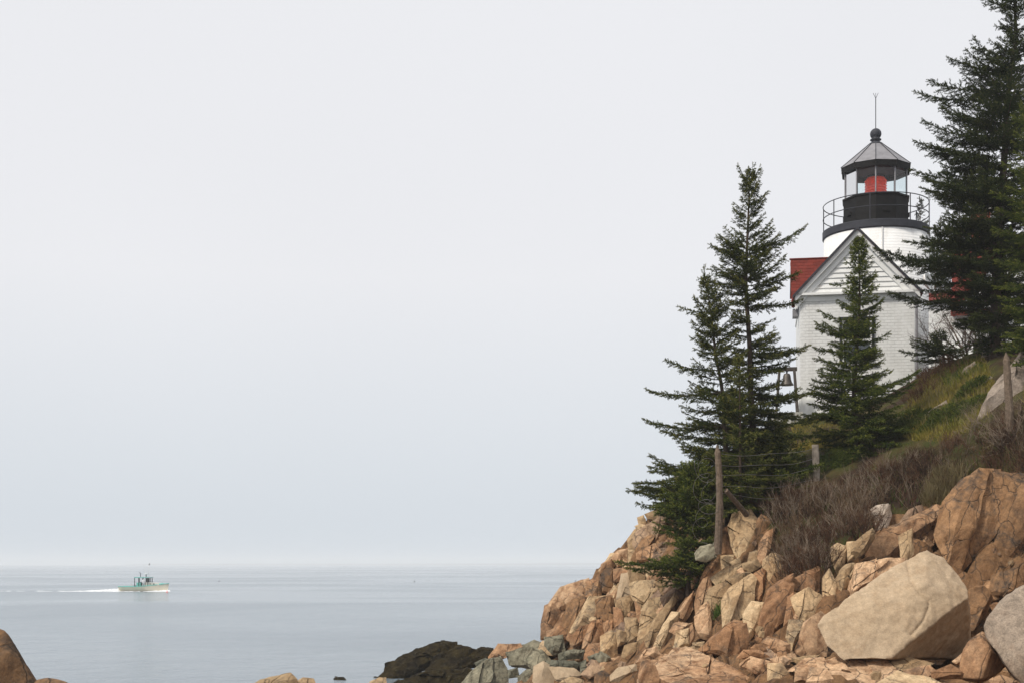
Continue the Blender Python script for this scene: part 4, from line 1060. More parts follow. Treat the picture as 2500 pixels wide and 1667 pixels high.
for i in range(ST):
    t = i / (ST - 1); x, bm_, sh = station(t); rake_ = 0.45 * max(0, t - 0.75) * 4
    for k in range(-SEC, SEC + 1):
        u = k / SEC; s_ = abs(u)
        yy = math.copysign(bm_ * min(1, s_ ** 0.55 * (0.82 + 0.18 * s_)), u) if k else 0
        z_ = -0.35 + (sh + 0.35) * s_ ** 2.0
        hv.append((x + rake_ * (z_ + 0.35) * 0.35, yy, z_))
W_ = 2 * SEC + 1
for i in range(ST - 1):
    for k in range(W_ - 1): hf.append((i * W_ + k, (i + 1) * W_ + k, (i + 1) * W_ + k + 1, i * W_ + k + 1))
hf.append(tuple(range(W_)))
mesh_obj('hull', hv, hf, M['hull'], boat, True)
for sgn in (-1, 1):
    pl = []
    for i in range(ST):
        q = hv[i * W_ + (0 if sgn < 0 else W_ - 1)]; pl.append((q[0], q[1], q[2] + 0.03))
    MB().tube(pl, 0.07, 6).build('gunwale', M['teal'], boat)
dk = []; df = []
for i in range(ST):
    a_, c2 = hv[i * W_], hv[i * W_ + W_ - 1]
    zd = 0.45 if i < 9 else a_[2] + 0.02
    dk += [(a_[0], a_[1] * 0.95, zd), (a_[0], 0, zd + (0.22 if i >= 9 and i < 15 else 0)), (c2[0], c2[1] * 0.95, zd)]
for i in range(ST - 1):
    for k in range(2): df.append((i * 3 + k, (i + 1) * 3 + k, (i + 1) * 3 + k + 1, i * 3 + k + 1))
mesh_obj('deck', dk, df, M['teal'], boat)
MB().prism([(0.95, 0.75), (2.95, 1.05), (2.55, 1.45), (1.0, 1.5)], -0.82, 0.82).build('trunk_cabin', M['cabin'], boat)
for x in (1.45, 2.0): MB().box(x - 0.16, x + 0.16, -0.845, -0.822, 1.17, 1.33).build('porthole', M['darkin'], boat)
MB().prism([(-1.30, 2.25), (1.15, 2.28), (1.25, 2.36), (-1.35, 2.38)], -1.05, 1.05).build('roof', M['teal'], boat)
MB().prism([(0.60, 0.72), (1.02, 0.72), (1.02, 1.52), (0.60, 1.52)], -1.0, 1.0).build('windshield_base', M['cabin'], boat)
for x in (-1.25, -0.55, 0.15, 0.72, 1.0):
    for y in (-0.98, 0.98): MB().box(x - 0.05, x + 0.05, y - 0.04, y + 0.04, 0.5, 2.26).build('pillar', M['darkin'], boat)
MB().box(-1.3, -0.02, 0.90, 0.96, 0.5, 1.55).build('far_panel', M['darkin'], boat)
MB().box(-0.10, 0.58, 0.86, 0.93, 0.5, 2.2).build('bulkhead', M['darkin'], boat)
MB().box(-0.95, -0.25, -0.95, -0.2, 0.47, 1.48).build('bait_bin', M['teal'], boat)
MB().box(-1.45, -0.97, -0.9, 0.3, 0.47, 1.0).build('trap_rack', M['tealdark'], boat)
MB().box(-0.05, 0.55, -0.85, 0.2, 0.47, 1.4).build('console', M['darkin'], boat)
MB().tube([(-0.75, 0.3, 2.36), (-0.75, 0.3, 2.95), (-0.92, 0.3, 3.15)], 0.06, 7).build('exhaust_stack', M['darkgrey'], boat)
MB().tube([(0.35, 0, 2.36), (0.35, 0, 2.85)], 0.07, 7).build('mast', M['darkgrey'], boat)
MB().lathe([(0.05, 2.85), (0.34, 2.88), (0.34, 3.02), (0.05, 3.06)], 18, 0.42, 0).build('radar', M['oilskin'], boat)
for x, z in ((0.0, 4.3), (0.62, 4.6)): MB().tube([(x, 0.4, 2.36), (x + 0.02, 0.4, z)], 0.02, 5).build('antenna', M['cabin'], boat)
MB().add([(0.64, 0.4, 4.55), (0.82, 0.42, 4.70), (0.86, 0.40, 4.50), (0.70, 0.38, 4.34)], [(0, 1, 2, 3)]).build('flag', M['darkgrey'], boat)
MB().tube([(1.05, -0.9, 2.26), (1.45, -0.7, 2.2), (1.35, -0.8, 1.3)], 0.025, 5).build('grab_rail', M['darkgrey'], boat)
MB().tube([(-1.75, -1.1, 0.7), (-1.75, -1.1, 1.25)], 0.06, 6).build('bitt', M['cabin'], boat)
def figure(name, label, loc, rz, mat):
    pv = [(0, 0, .92), (0, 0, 1.15), (0, 0, 1.40), (0, 0, 1.52), (0.02, 0, 1.66), (.10, 0, .88), (.11, .02, .48), (.11, 0, .06), (-.10, 0, .88), (-.11, .02, .48), (-.11, 0, .06), (.19, 0, 1.38), (.24, .02, 1.12), (.2, .2, .98), (-.19, 0, 1.38), (-.24, .02, 1.12), (-.2, .2, .98), (.11, .12, .03), (-.11, .12, .03)]
    pe = [(0, 1), (1, 2), (2, 3), (3, 4), (0, 5), (5, 6), (6, 7), (0, 8), (8, 9), (9, 10), (2, 11), (11, 12), (12, 13), (2, 14), (14, 15), (15, 16), (7, 17), (10, 18)]
    rad = [.15, .16, .17, .06, .11, .10, .075, .05, .10, .075, .05, .075, .055, .035, .075, .055, .035, .04, .04]
    me = bpy.data.meshes.new(name); me.from_pydata(pv, pe, []); o = bpy.data.objects.new(name, me); COL.objects.link(o)
    md = o.modifiers.new('skin', 'SKIN'); o.modifiers.new('sub', 'SUBSURF').render_levels = 1
    for i, r_ in enumerate(rad): me.skin_vertices[0].data[i].radius = (r_, r_ * 0.85)
    me.skin_vertices[0].data[0].use_root = True
    me.materials.append(M[mat]); o.location = loc; o.rotation_euler = (0, 0, rz)
    return tag(o, label, 'person')
bl = Matrix.Rotation(R(-8), 3, 'Z') @ Vector((0.30, -0.95, 0))
figure('person', 'person in white oilskins standing in the boat cabin', (boat.location.x + bl.x, BY + bl.y, 0.46), R(200), 'oilskin')

# foam: wake and bow wave
M['foam'] = plain('sea_foam', (0.80, 0.82, 0.84), 0.8, 0.2, 0.15, 2.0, bump=0.8)
fv = []; ft = []
fr_ = np.random.default_rng(3)
def foam_lump(x, y, rx, ry, h):
    n0 = len(fv); k = 9
    fv.append((x, y, h))
    for i in range(k):
        a_ = 2 * math.pi * i / k; j = fr_.uniform(0.7, 1.3)
        fv.append((x + rx * j * math.cos(a_), y + ry * j * math.sin(a_), 0.005))
    for i in range(k): ft.append((n0, n0 + 1 + i, n0 + 1 + (i + 1) % k))
bx, byy = boat.location.x, BY
for i in range(260):
    t = fr_.uniform(0, 1) ** 1.6
    x = bx - 4.2 - 9.5 * t; s_ = 1 - t * 0.8
    foam_lump(x, byy + 0.5 + (x - bx) * -0.14 * 0 + fr_.normal(0, 0.9), fr_.uniform(0.15, 0.5), fr_.uniform(0.2, 0.6), fr_.uniform(0.08, 0.62) * s_ * s_)
for i in range(45):
    t = fr_.uniform(0, 1); x = bx - 13 - 16 * t
    foam_lump(x, byy + 1 + fr_.normal(0, 1.0), fr_.uniform(0.15, 0.6), fr_.uniform(0.2, 0.5), fr_.uniform(0.01, 0.05))
for i in range(110):
    t = fr_.uniform(0, 1) ** 0.8
    x = bx + 4.55 - 3.4 * t
    foam_lump(x, byy - 0.6 - 1.35 * t ** 0.7 + fr_.normal(0, 0.15), fr_.uniform(0.12, 0.35), fr_.uniform(0.12, 0.35), fr_.uniform(0.08, 0.42) * (1 - 0.75 * t))
for i in range(50):
    foam_lump(bx + fr_.uniform(-4, 2), byy - 1.75 + fr_.normal(0, 0.12), fr_.uniform(0.15, 0.4), fr_.uniform(0.1, 0.2), fr_.uniform(0.02, 0.10))
tag(tri_mesh('foam', fv, ft, M['foam']), 'white wake and bow wave of the lobster boat', 'foam', kind='stuff')

# lobster buoys
M['pink'] = plain('pink_buoy', (0.75, 0.22, 0.22), 0.5, 0.3, 0.1, 4.0)
def buoy(px, py, mat, label):
    Yb = CZ * F / (py - HY); q = P(px, py, Yb)
    o = MB().lathe([(0.02, -0.2), (0.12, -0.12), (0.14, 0.06), (0.10, 0.2), (0.03, 0.24), (0.025, 0.42), (0.01, 0.43)], 14).build('lobster_buoy', M[mat], None, True)
    o.location = (float(q[0]), float(q[1]), 0.02); tag(o, label, 'buoy', 'lobster buoys on the sea')
buoy(408, 1446, 'pink', 'small pink lobster buoy just ahead of the boat')
buoy(1012, 1419, 'darkgrey', 'tiny dark lobster buoy out beyond mid picture')
buoy(1405, 1418, 'darkgrey', 'tiny dark lobster buoy near the cliff edge')
buoy(535, 1419, 'darkgrey', 'tiny dark lobster buoy right of the boat')
# ---------------------------------------------------------------- vegetation
def needle_mat(name, dark, light, tip):
    b = NB(name); p = b.pos()
    at = b.n('ShaderNodeAttribute', attribute_name='tone')
    c = b.mix(b.ramp(b.noise(p, 2.2, 4, 0.6), 0.38, 0.62), dark, light)
    c = b.mix(at.outputs['Fac'], c, tip)
    b.b.inputs['Subsurface Weight'].default_value = 0.0
    return b.done(c, 0.8, None, 0.06)
M['needle'] = needle_mat('spruce_needles', (0.022, 0.036, 0.010), (0.050, 0.066, 0.016), (0.155, 0.148, 0.036))
M['needle_y'] = needle_mat('young_spruce_needles', (0.042, 0.060, 0.014), (0.080, 0.095, 0.022), (0.16, 0.15, 0.040))
M['needle_b'] = needle_mat('dark_spruce_needles', (0.016, 0.026, 0.010), (0.034, 0.046, 0.014), (0.075, 0.085, 0.024))
M['needle_g'] = needle_mat('green_spruce_needles', (0.026, 0.046, 0.010), (0.064, 0.088, 0.017), (0.16, 0.17, 0.036))
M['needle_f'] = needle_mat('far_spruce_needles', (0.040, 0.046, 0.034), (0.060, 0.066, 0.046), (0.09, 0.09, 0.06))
M['bark'] = plain('spruce_bark', (0.075, 0.055, 0.042), 0.95, 0.1, 0.35, 12.0, bump=0.9)
M['twig'] = plain('bare_twigs', (0.105, 0.078, 0.064), 0.9, 0.15, 0.4, 3.0)
M['palewig'] = plain('silvery_dead_twigs', (0.25, 0.195, 0.145), 0.9, 0.1, 0.3, 3.0)

NT = 8
_k = np.arange(NT)
_ang = _k * 2.399
_ax = (_k + 0.5) / NT
T_base = np.stack([_ax * 0.85, np.cos(_ang) * 0.03, np.sin(_ang) * 0.03], 1)
T_tip = np.stack([_ax * 0.85 + 0.30, np.cos(_ang) * 0.31, np.sin(_ang) * 0.31], 1)
T_tan = np.stack([np.zeros(NT) + 0.10, -np.sin(_ang) * 0.10, np.cos(_ang) * 0.10], 1)
TEMPL = np.stack([T_base - T_tan, T_base + T_tan, T_tip], 1)      # needles around a unit shoot

def shoots_mesh(name, pos, dirs, size, tone, mat, parent, rg):
    n = len(pos)
    d = dirs / (np.linalg.norm(dirs, axis=1)[:, None] + 1e-9)
    u = rg.normal(size=(n, 3)); u -= (u * d).sum(1)[:, None] * d; u /= np.linalg.norm(u, axis=1)[:, None] + 1e-9
    w_ = np.cross(d, u)
    t = TEMPL[None] * size[:, None, None, None]
    v = pos[:, None, None, :] + t[..., 0:1] * d[:, None, None, :] + t[..., 1:2] * u[:, None, None, :] + t[..., 2:3] * w_[:, None, None, :]
    v = v.reshape(-1, 3)
    o = tri_mesh(name, v, np.arange(len(v)).reshape(-1, 3), mat, parent)
    a = o.data.attributes.new('tone', 'FLOAT', 'POINT')
    tn = np.repeat(tone, NT * 3).reshape(-1, 3) * np.array([0.75, 0.75, 1.0])
    a.data.foreach_set('value', tn.astype(np.float32).ravel())
    return o

def spruce(label, trunk, Y, env, seed, mat='needle', step=0.17, per=5, fill=1.0, shoot=0.10, extra=(), name='spruce_tree', trunk_r=0.10, ragged=0.35, group=None, droop=0.0, o_frame=False):
    """trunk and reach (left, right) are read off the photograph at the tree's own distance; boughs go all round the trunk"""
    rg = np.random.default_rng(seed)
    tp = np.array([P(*D(x, y), Y) for x, y in trunk])
    gz = float(height(tp[-1, 0], tp[-1, 1]))
    if tp[-1, 2] > gz - 0.15: tp = np.vstack([tp, [tp[-1, 0], tp[-1, 1], gz - 0.25]])
    root = tp[-1].copy()
    m = DS * Y / F                                    # metres per displayed pixel at this distance
    ez = np.array([CZ + (HY - e[0] * DS) * Y / F for e in env]); eL = np.array([e[1] for e in env]) * m; eR = np.array([e[2] for e in env]) * m
    order = np.argsort(ez); ez, eL, eR = ez[order], eL[order], eR[order]
    to = np.argsort(tp[:, 2]); tz = tp[to]
    def axis(z): return np.array([np.interp(z, tz[:, 2], tz[:, 0]), np.interp(z, tz[:, 2], tz[:, 1]), z])
    ztop, zlow = ez[-1], ez[0]
    Hh = ztop - zlow
    t = empty(name, root)
    tag(t, label, 'tree', group)
    mb = MB()
    zz_ = np.linspace(tz[0, 2], tp[0, 2], 18)
    mb.tube([axis(z) - root for z in zz_], [trunk_r * (1 - 0.93 * (z - tz[0, 2]) / (tp[0, 2] - tz[0, 2])) + 0.006 for z in zz_], 7)
    mb.build('trunk', M['bark'], t)
    lim = MB()
    SP, SD, SS, ST_ = [], [], [], []
    def add_bough(z, az, L, e0, e1, dens=1.0):
        o = axis(z); n = max(4, int(L / 0.065))
        tt = np.linspace(0, 1, n)
        e = e0 + (e1 - e0) * tt ** 1.3
        wob = az + 0.25 * (rg.random() - 0.5) * tt * 2
        dv = np.stack([np.cos(e) * np.cos(wob), np.cos(e) * np.sin(wob), np.sin(e)], 1)
        pts_ = o + np.concatenate([np.zeros((1, 3)), np.cumsum(dv[:-1] * L / (n - 1), 0)])
        if L > 0.42:
            ks = list(range(0, n, max(1, n // 4)));  ks = ks if ks[-1] == n - 1 else ks + [n - 1]
            lim.tube([pts_[k] - root for k in ks], [max(0.004, 0.014 * min(1.6, L) * (1 - 0.85 * k / n)) for k in ks], 3)
        bare = 0.10 if L < 0.7 else 0.16
        for k in range(1, n):
            tk = tt[k]
            if tk > bare:
                SP.append(pts_[k] + rg.normal(0, 0.006, 3)); SD.append(dv[k] + rg.normal(0, 0.12, 3)); SS.append(shoot * rg.uniform(0.85, 1.2)); ST_.append(0.25 + 0.75 * tk ** 3 if tk > 0.7 else 0.15 * rg.random())
            if tk < bare * 0.6: continue
            for sgn in (-1, 1):
                if rg.random() > 0.80 * dens * fill: continue
                l = (0.34 * L * (1 - tk) ** 0.75 * min(1, 0.35 + tk * 1.8) + 0.07) * rg.uniform(0.55, 1.15)
                sa = sgn * R(rg.uniform(38, 68)); dr = R(rg.uniform(-30, 4)) - droop * 0.5
                hz = np.array([math.cos(wob[k] + sa), math.sin(wob[k] + sa), 0])
                ns = max(1, int(round(l / (shoot * 0.72))))
                for q in range(ns):
                    s_ = (q + 0.3) / ns
                    el = dr + R(26) * s_
                    pp = pts_[k] + hz * l * s_ * math.cos(dr) + np.array([0, 0, l * s_ * (math.sin(dr) + 0.18 * s_)])
                    dd = hz * math.cos(el) + dv[k] * 0.30 + np.array([0, 0, math.sin(el)])
                    SP.append(pp + rg.normal(0, 0.010, 3)); SD.append(dd + rg.normal(0, 0.22, 3)); SS.append(shoot * rg.uniform(0.75, 1.2)); ST_.append((0.2 + 0.6 * rg.random()) if q == ns - 1 else 0.12 * rg.random())
                    if rg.random() < 0.55 * fill:       # side shoots, hanging or standing up
                        SP.append(pp + rg.normal(0, 0.015, 3)); SD.append(dd * 0.6 + rg.normal(0, 0.45, 3) + np.array([0, 0, -0.45 if rg.random() < 0.5 else 0.6])); SS.append(shoot * rg.uniform(0.7, 1.1)); ST_.append(0.1 * rg.random())
    z = ztop - 0.05
    for q in range(3):                                   # leader and its first shoots
        SP.append(axis(ztop - 0.03 - 0.07 * q)); SD.append(np.array([rg.normal(0, .1), rg.normal(0, .1), 1.0])); SS.append(shoot * 0.9); ST_.append(0.5)
    phase = rg.random() * 6.28
    while z > zlow:
        hfrac = (z - zlow) / Hh
        k = max(2, int(round(per * rg.uniform(0.8, 1.3))))
        for j in range(k):
            az = phase + 2 * math.pi * j / k + rg.normal(0, 0.45)
            zb_ = z + rg.normal(0, step * 0.45)
            # whole patches of the crown are thinner or longer than others, as wind and snow left them
            cn = float(vnoise(np.array([[math.cos(az) * 1.1 + seed, math.sin(az) * 1.1, zb_ * 1.15]]), seed)[0])
            if cn < -0.55 + ragged * 0.9 and hfrac < 0.93 and rg.random() < 0.25 + ragged: continue
            lr, rr_ = np.interp(zb_, ez, eL), np.interp(zb_, ez, eR)
            c = math.cos(az)
            side = rr_ if c > 0 else lr
            mean = 0.5 * (lr + rr_)
            reach = side * c * c + mean * 0.9 * (1 - c * c)
            L = reach * (rg.uniform(0.72, 1.08) if rg.random() > ragged * 0.8 else rg.uniform(0.35, 0.7))
            L *= 1.0 + 0.35 * ragged / 0.35 * cn * 0.8
            if L < 0.06: continue
            if o_frame and c > 0.25 and rg.random() < 0.45: continue        # side turned away from the picture
            e0 = R(42) * hfrac ** 2.2 + R(6) - R(14) * (1 - hfrac) - droop + rg.normal(0, 0.08)
            e1 = e0 + R(rg.uniform(4, 26))
            add_bough(zb_, az, L, e0, e1)
        phase += 1.1
        z -= step * rg.uniform(0.7, 1.3) * (0.55 + 0.45 * min(1, (ztop - z) / 1.2))
    for (y0, tx, ty) in extra:                           # boughs that stick out: start height, tip position
        z0 = CZ + (HY - y0 * DS) * Y / F; o = axis(z0); q = P(*D(tx, ty), Y)
        dx, dz = q[0] - o[0], q[2] - o[2]; L = math.hypot(dx, dz)
        e = math.atan2(dz, abs(dx))
        add_bough(z0, (0 if dx > 0 else math.pi) + rg.normal(0, 0.12), L, e - 0.18, e + 0.30, 1.1)
    tag(lim.build('branches', M['bark'], t), kind='stuff')
    cr = shoots_mesh('crown', np.array(SP) - root, np.array(SD), np.array(SS), np.array(ST_), M[mat], t, rg)
    return t

spruce('tallest of the spruces left of the lighthouse, with a forked top', [(1722,400),(1718,520),(1712,650),(1722,800),(1724,900),(1735,1100)], 38.0,
       [(398,6,8),(430,26,24),(480,34,44),(520,44,38),(560,58,66),(600,84,98),(640,82,100),(680,68,106),(720,44,70),(780,66,78),(830,62,115),(880,72,118),(930,96,132),(980,110,140),(1030,110,150),(1080,90,130),(1120,60,90)],
       11, step=0.23, per=9, trunk_r=0.115, ragged=0.37, extra=[(575,1852,522),(700,1842,690),(810,1856,798),(905,1862,905),(990,1890,998),(580,1652,572),(655,1642,650),(420,1697,382),(418,1745,385),(410,1730,380)])
spruce('shorter spruce with a bare spike top nearest the sea', [(1620,640),(1630,700),(1642,800),(1660,900),(1665,1000),(1672,1120)], 37.2,
       [(640,6,6),(670,26,26),(700,44,44),(740,60,62),(790,56,60),(830,60,66),(870,100,80),(910,120,84),(960,150,90),(1010,155,90),(1060,150,90),(1110,185,90),(1150,180,80),(1180,120,70)],
       12, step=0.24, per=9, trunk_r=0.09, ragged=0.34, extra=[(720,1562,706),(850,1528,832),(900,1484,893),(980,1480,964),(1070,1490,1072),(1090,1492,1046),(1130,1443,1128),(1140,1462,1160),(660,1620,612)])
spruce('low dark green spruce hanging over the cliff edge', [(1600,1070),(1597,1150),(1590,1250),(1580,1340)], 36.4,
       [(1070,10,10),(1110,60,64),(1170,96,84),(1230,104,74),(1270,104,70),(1300,120,60),(1330,84,44),(1345,40,30)], 13, 'needle_g', step=0.14, per=9, ragged=0.2, trunk_r=0.06, extra=[(1285,1440,1306),(1275,1412,1292),(1230,1505,1215)])
spruce('small yellow-green young spruce in front of the tall pair', [(1697,815),(1699,900),(1700,1000),(1700,1190)], 36.3,
       [(815,3,3),(850,20,22),(900,38,42),(950,52,56),(1000,62,66),(1060,72,80),(1120,80,90),(1170,60,70)], 14, 'needle_y', step=0.15, per=6, trunk_r=0.05, fill=0.9)
spruce('bushy green spruce between the fence posts', [(1790,1000),(1795,1080),(1800,1190)], 37.6,
       [(1000,10,14),(1040,60,70),(1080,90,92),(1120,105,100),(1160,110,100)], 15, 'needle_g', step=0.14, per=7, trunk_r=0.05)
spruce('slender young spruce standing right before the house window', [(1972,545),(1974,640),(1975,700),(1965,850),(1960,900),(1975,1070)], 38.6,
       [(545,2,2),(570,14,22),(600,26,28),(635,44,40),(670,36,34),(700,52,48),(740,80,58),(780,90,72),(820,84,62),(860,88,66),(900,104,100),(940,112,130),(980,115,145),(1020,110,150),(1060,80,120)],
       16, 'needle_g', step=0.19, per=9, trunk_r=0.075, ragged=0.30, extra=[(740,1884,715),(770,1874,744),(790,2044,764),(720,2026,690),(860,1886,822),(900,1866,880),(950,1868,905),(900,2112,852),(930,2100,880),(640,1914,655)])
spruce('towering dark spruce at the right edge with long left boughs', [(2338,-130),(2331,0),(2334,105),(2323,150),(2313,240),(2310,330),(2301,435),(2290,600),(2285,800)], 41.0,
       [(-130,4,4),(-60,40,40),(0,70,70),(50,55,70),(110,50,60),(150,100,80),(200,150,110),(250,110,110),(300,150,110),(350,150,130),(400,170,120),(450,185,130),(520,180,130),(580,190,140),(640,150,150),(700,120,140),(760,95,110),(800,60,90)],
       17, 'needle_b', step=0.22, per=9, trunk_r=0.17, ragged=0.30, shoot=0.11, o_frame=True, extra=[(20,2238,4),(165,2178,137),(225,2104,214),(205,2128,196),(330,2114,286),(360,2104,324),(415,2094,394),(440,2108,432),(470,2138,462),(600,1992,588),(620,2080,600),(690,2044,674),(560,2140,540),(640,2060,640),(660,2120,668),(650,2160,690),(600,2150,640),(520,2160,520)])
spruce('dense green spruce cut by the right edge of the picture', [(2390,150),(2392,400),(2395,870)], 36.0,
       [(150,4,4),(220,42,40),(300,66,60),(400,92,80),(500,110,90),(600,118,90),(700,130,90),(780,122,90),(840,90,80)], 18, 'needle_g', step=0.19, per=7, trunk_r=0.14, ragged=0.25, shoot=0.11, o_frame=True)
spruce('low flat-boughed spruce beside the bare shrub on the crest', [(2160,770),(2165,800),(2172,860)], 43.5,
       [(770,10,10),(790,40,40),(806,85,70),(822,76,56),(835,30,30)], 19, 'needle_b', step=0.12, per=6, trunk_r=0.06, extra=[(812,2072,806),(800,2085,782)])
spruce('dark spruce filling the gap under the towering spruce', [(2300,640),(2304,720),(2308,830)], 43.0,
       [(640,10,10),(690,34,50),(740,44,66),(790,36,70),(815,30,50)], 20, 'needle_b', step=0.16, per=6, trunk_r=0.06)
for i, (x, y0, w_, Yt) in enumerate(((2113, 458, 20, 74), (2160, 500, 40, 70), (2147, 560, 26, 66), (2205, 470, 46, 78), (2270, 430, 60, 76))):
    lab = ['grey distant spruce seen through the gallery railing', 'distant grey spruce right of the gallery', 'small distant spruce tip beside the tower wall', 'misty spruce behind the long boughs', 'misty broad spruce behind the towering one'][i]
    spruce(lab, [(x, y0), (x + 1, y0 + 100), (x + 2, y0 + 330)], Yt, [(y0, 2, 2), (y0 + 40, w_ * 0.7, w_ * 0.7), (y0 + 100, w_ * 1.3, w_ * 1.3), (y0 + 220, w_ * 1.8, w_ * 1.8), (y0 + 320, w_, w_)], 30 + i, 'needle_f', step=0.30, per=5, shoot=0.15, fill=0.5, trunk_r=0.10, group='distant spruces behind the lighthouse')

# ---- bare shrubs
def bare_shrub(label, base, Y, tips, seed, mat='twig', r0=0.045, name='bare_shrub'):
    rg = random.Random(seed); mb = MB()
    b0 = P(*D(*base), Y); gz = float(height(b0[0], b0[1])); root = Vector((float(b0[0]), float(b0[1]), min(float(b0[2]), gz) - 0.05))
    o = empty(name, root); tag(o, label, 'shrub')
    def grow(p, d, L, r, lev):
        n = 3; pts_ = [p]
        for i in range(n):
            d = (d + Vector((rg.gauss(0, .16), rg.gauss(0, .16), rg.gauss(0.03, .12)))).normalized(); pts_.append(pts_[-1] + d * L / n)
        mb.tube([q - root for q in pts_], [r * (1 - 0.6 * i / n) for i in range(n + 1)], 3)
        if lev <= 0: return
        for i in range(1, n + 1):
            for _ in range(rg.choice([2, 3]) if lev > 1 else 2):
                nd = (d + Vector((rg.gauss(0, .6), rg.gauss(0, .6), rg.gauss(0.08, .45)))).normalized()
                grow(pts_[i], nd, L * rg.uniform(0.40, 0.62), r * (1 - 0.6 * i / n) * 0.6, lev - 1)
    for (tx, ty) in tips:
        q = Vector(P(*D(tx, ty), Y + rg.uniform(-0.5, 0.5))); d = q - root
        grow(root, d.normalized(), d.length * 0.75, r0, 3)
    tag(mb.build('branches', M[mat], o), kind='stuff')
    return o
bare_shrub('leafless grey-brown shrub on the crest before the house corner', (2225, 835), 44.2, [(2110,745),(2150,690),(2120,795),(2200,690),(2180,740),(2140,720)], 3)
bare_shrub('leafless shrub under the boughs of the towering spruce', (2255, 828), 44.0, [(2240,680),(2280,700),(2210,700),(2300,730)], 4)
bare_shrub('dead shrub with pale twigs at the right edge above the outcrop', (2330, 1050), 34.0, [(2260,960),(2300,930),(2350,920),(2240,1000),(2360,980)], 5, 'palewig', 0.022)
bare_shrub('dead shrub with pale twigs beneath the great slanting slab', (2270, 1030), 35.2, [(2200,950),(2240,940),(2180,980),(2290,960)], 6, 'palewig', 0.02)

# ---- brown brush, grass and small green tufts (uncountable)
def in_poly(x, y, poly):
    c = np.zeros(len(x), bool); n = len(poly)
    for i in range(n):
        x1, y1 = poly[i]; x2, y2 = poly[(i + 1) % n]
        c ^= ((y1 > y) != (y2 > y)) & (x < (x2 - x1) * (y - y1) / (y2 - y1 + 1e-9) + x1)
    return c
def scatter(n, poly, seed, xr=(2, 18), yr=(28, 50)):
    rg = np.random.default_rng(seed); out = []
    got = 0
    poly = [D(*p) for p in poly]
    while got < n:
        x = rg.uniform(*xr, 20000); y = rg.uniform(*yr, 20000); z = height(x, y)
        px = CX + x / y * F; py = HY - (z - CZ) / y * F
        k = in_poly(px, py, poly); out.append(np.stack([x[k], y[k], z[k]], 1)); got += k.sum()
        if k.sum() < 5: break
    return np.concatenate(out)[:n]
def ribbons(P0, P1, w0, w1, rg):
    """tapering three-sided stems from P0 to P1"""
    n = len(P0); d = P1 - P0; L = np.linalg.norm(d, axis=1)[:, None] + 1e-9; d = d / L
    u = np.cross(d, rg.normal(size=(n, 3))); u /= np.linalg.norm(u, axis=1)[:, None] + 1e-9; v = np.cross(d, u)
    vs = []
    for k in range(3):
        a = 2.0944 * k; vs.append(P0 + (u * math.cos(a) + v * math.sin(a)) * w0[:, None])
    for k in range(3):
        a = 2.0944 * k; vs.append(P1 + (u * math.cos(a) + v * math.sin(a)) * w1[:, None])
    V = np.stack(vs, 1).reshape(-1, 3); b = (np.arange(n) * 6)[:, None]
    T = np.concatenate([np.concatenate([b + k, b + (k + 1) % 3, b + 3 + k], 1) for k in range(3)] + [np.concatenate([b + (k + 1) % 3, b + 3 + (k + 1) % 3, b + 3 + k], 1) for k in range(3)])
    return V, T
def thin(P0, P1, w0, w1, rg):
    """finest twigs: two crossed slivers"""
    n = len(P0); d = P1 - P0
    u = np.cross(d, rg.normal(size=(n, 3))); u /= np.linalg.norm(u, axis=1)[:, None] + 1e-9; v = np.cross(d, u); v /= np.linalg.norm(v, axis=1)[:, None] + 1e-9
    V = np.stack([P0 - u * w0[:, None], P0 + u * w0[:, None], P0 - v * w0[:, None], P0 + v * w0[:, None], P1], 1).reshape(-1, 3)
    b = (np.arange(n) * 5)[:, None]
    return V, np.concatenate([np.concatenate([b, b + 1, b + 4], 1), np.concatenate([b + 2, b + 3, b + 4], 1)])
BR = [(1715,1195),(1780,1150),(1860,1142),(1920,1132),(1970,1105),(2080,1060),(2200,1020),(2290,995),(2400,960),(2600,900),(2600,1082),(2260,1078),(2225,1090),(2170,1140),(2110,1165),(2040,1185),(1990,1225),(1930,1250),(1905,1290),(1880,1320),(1800,1330),(1790,1250),(1770,1180)]
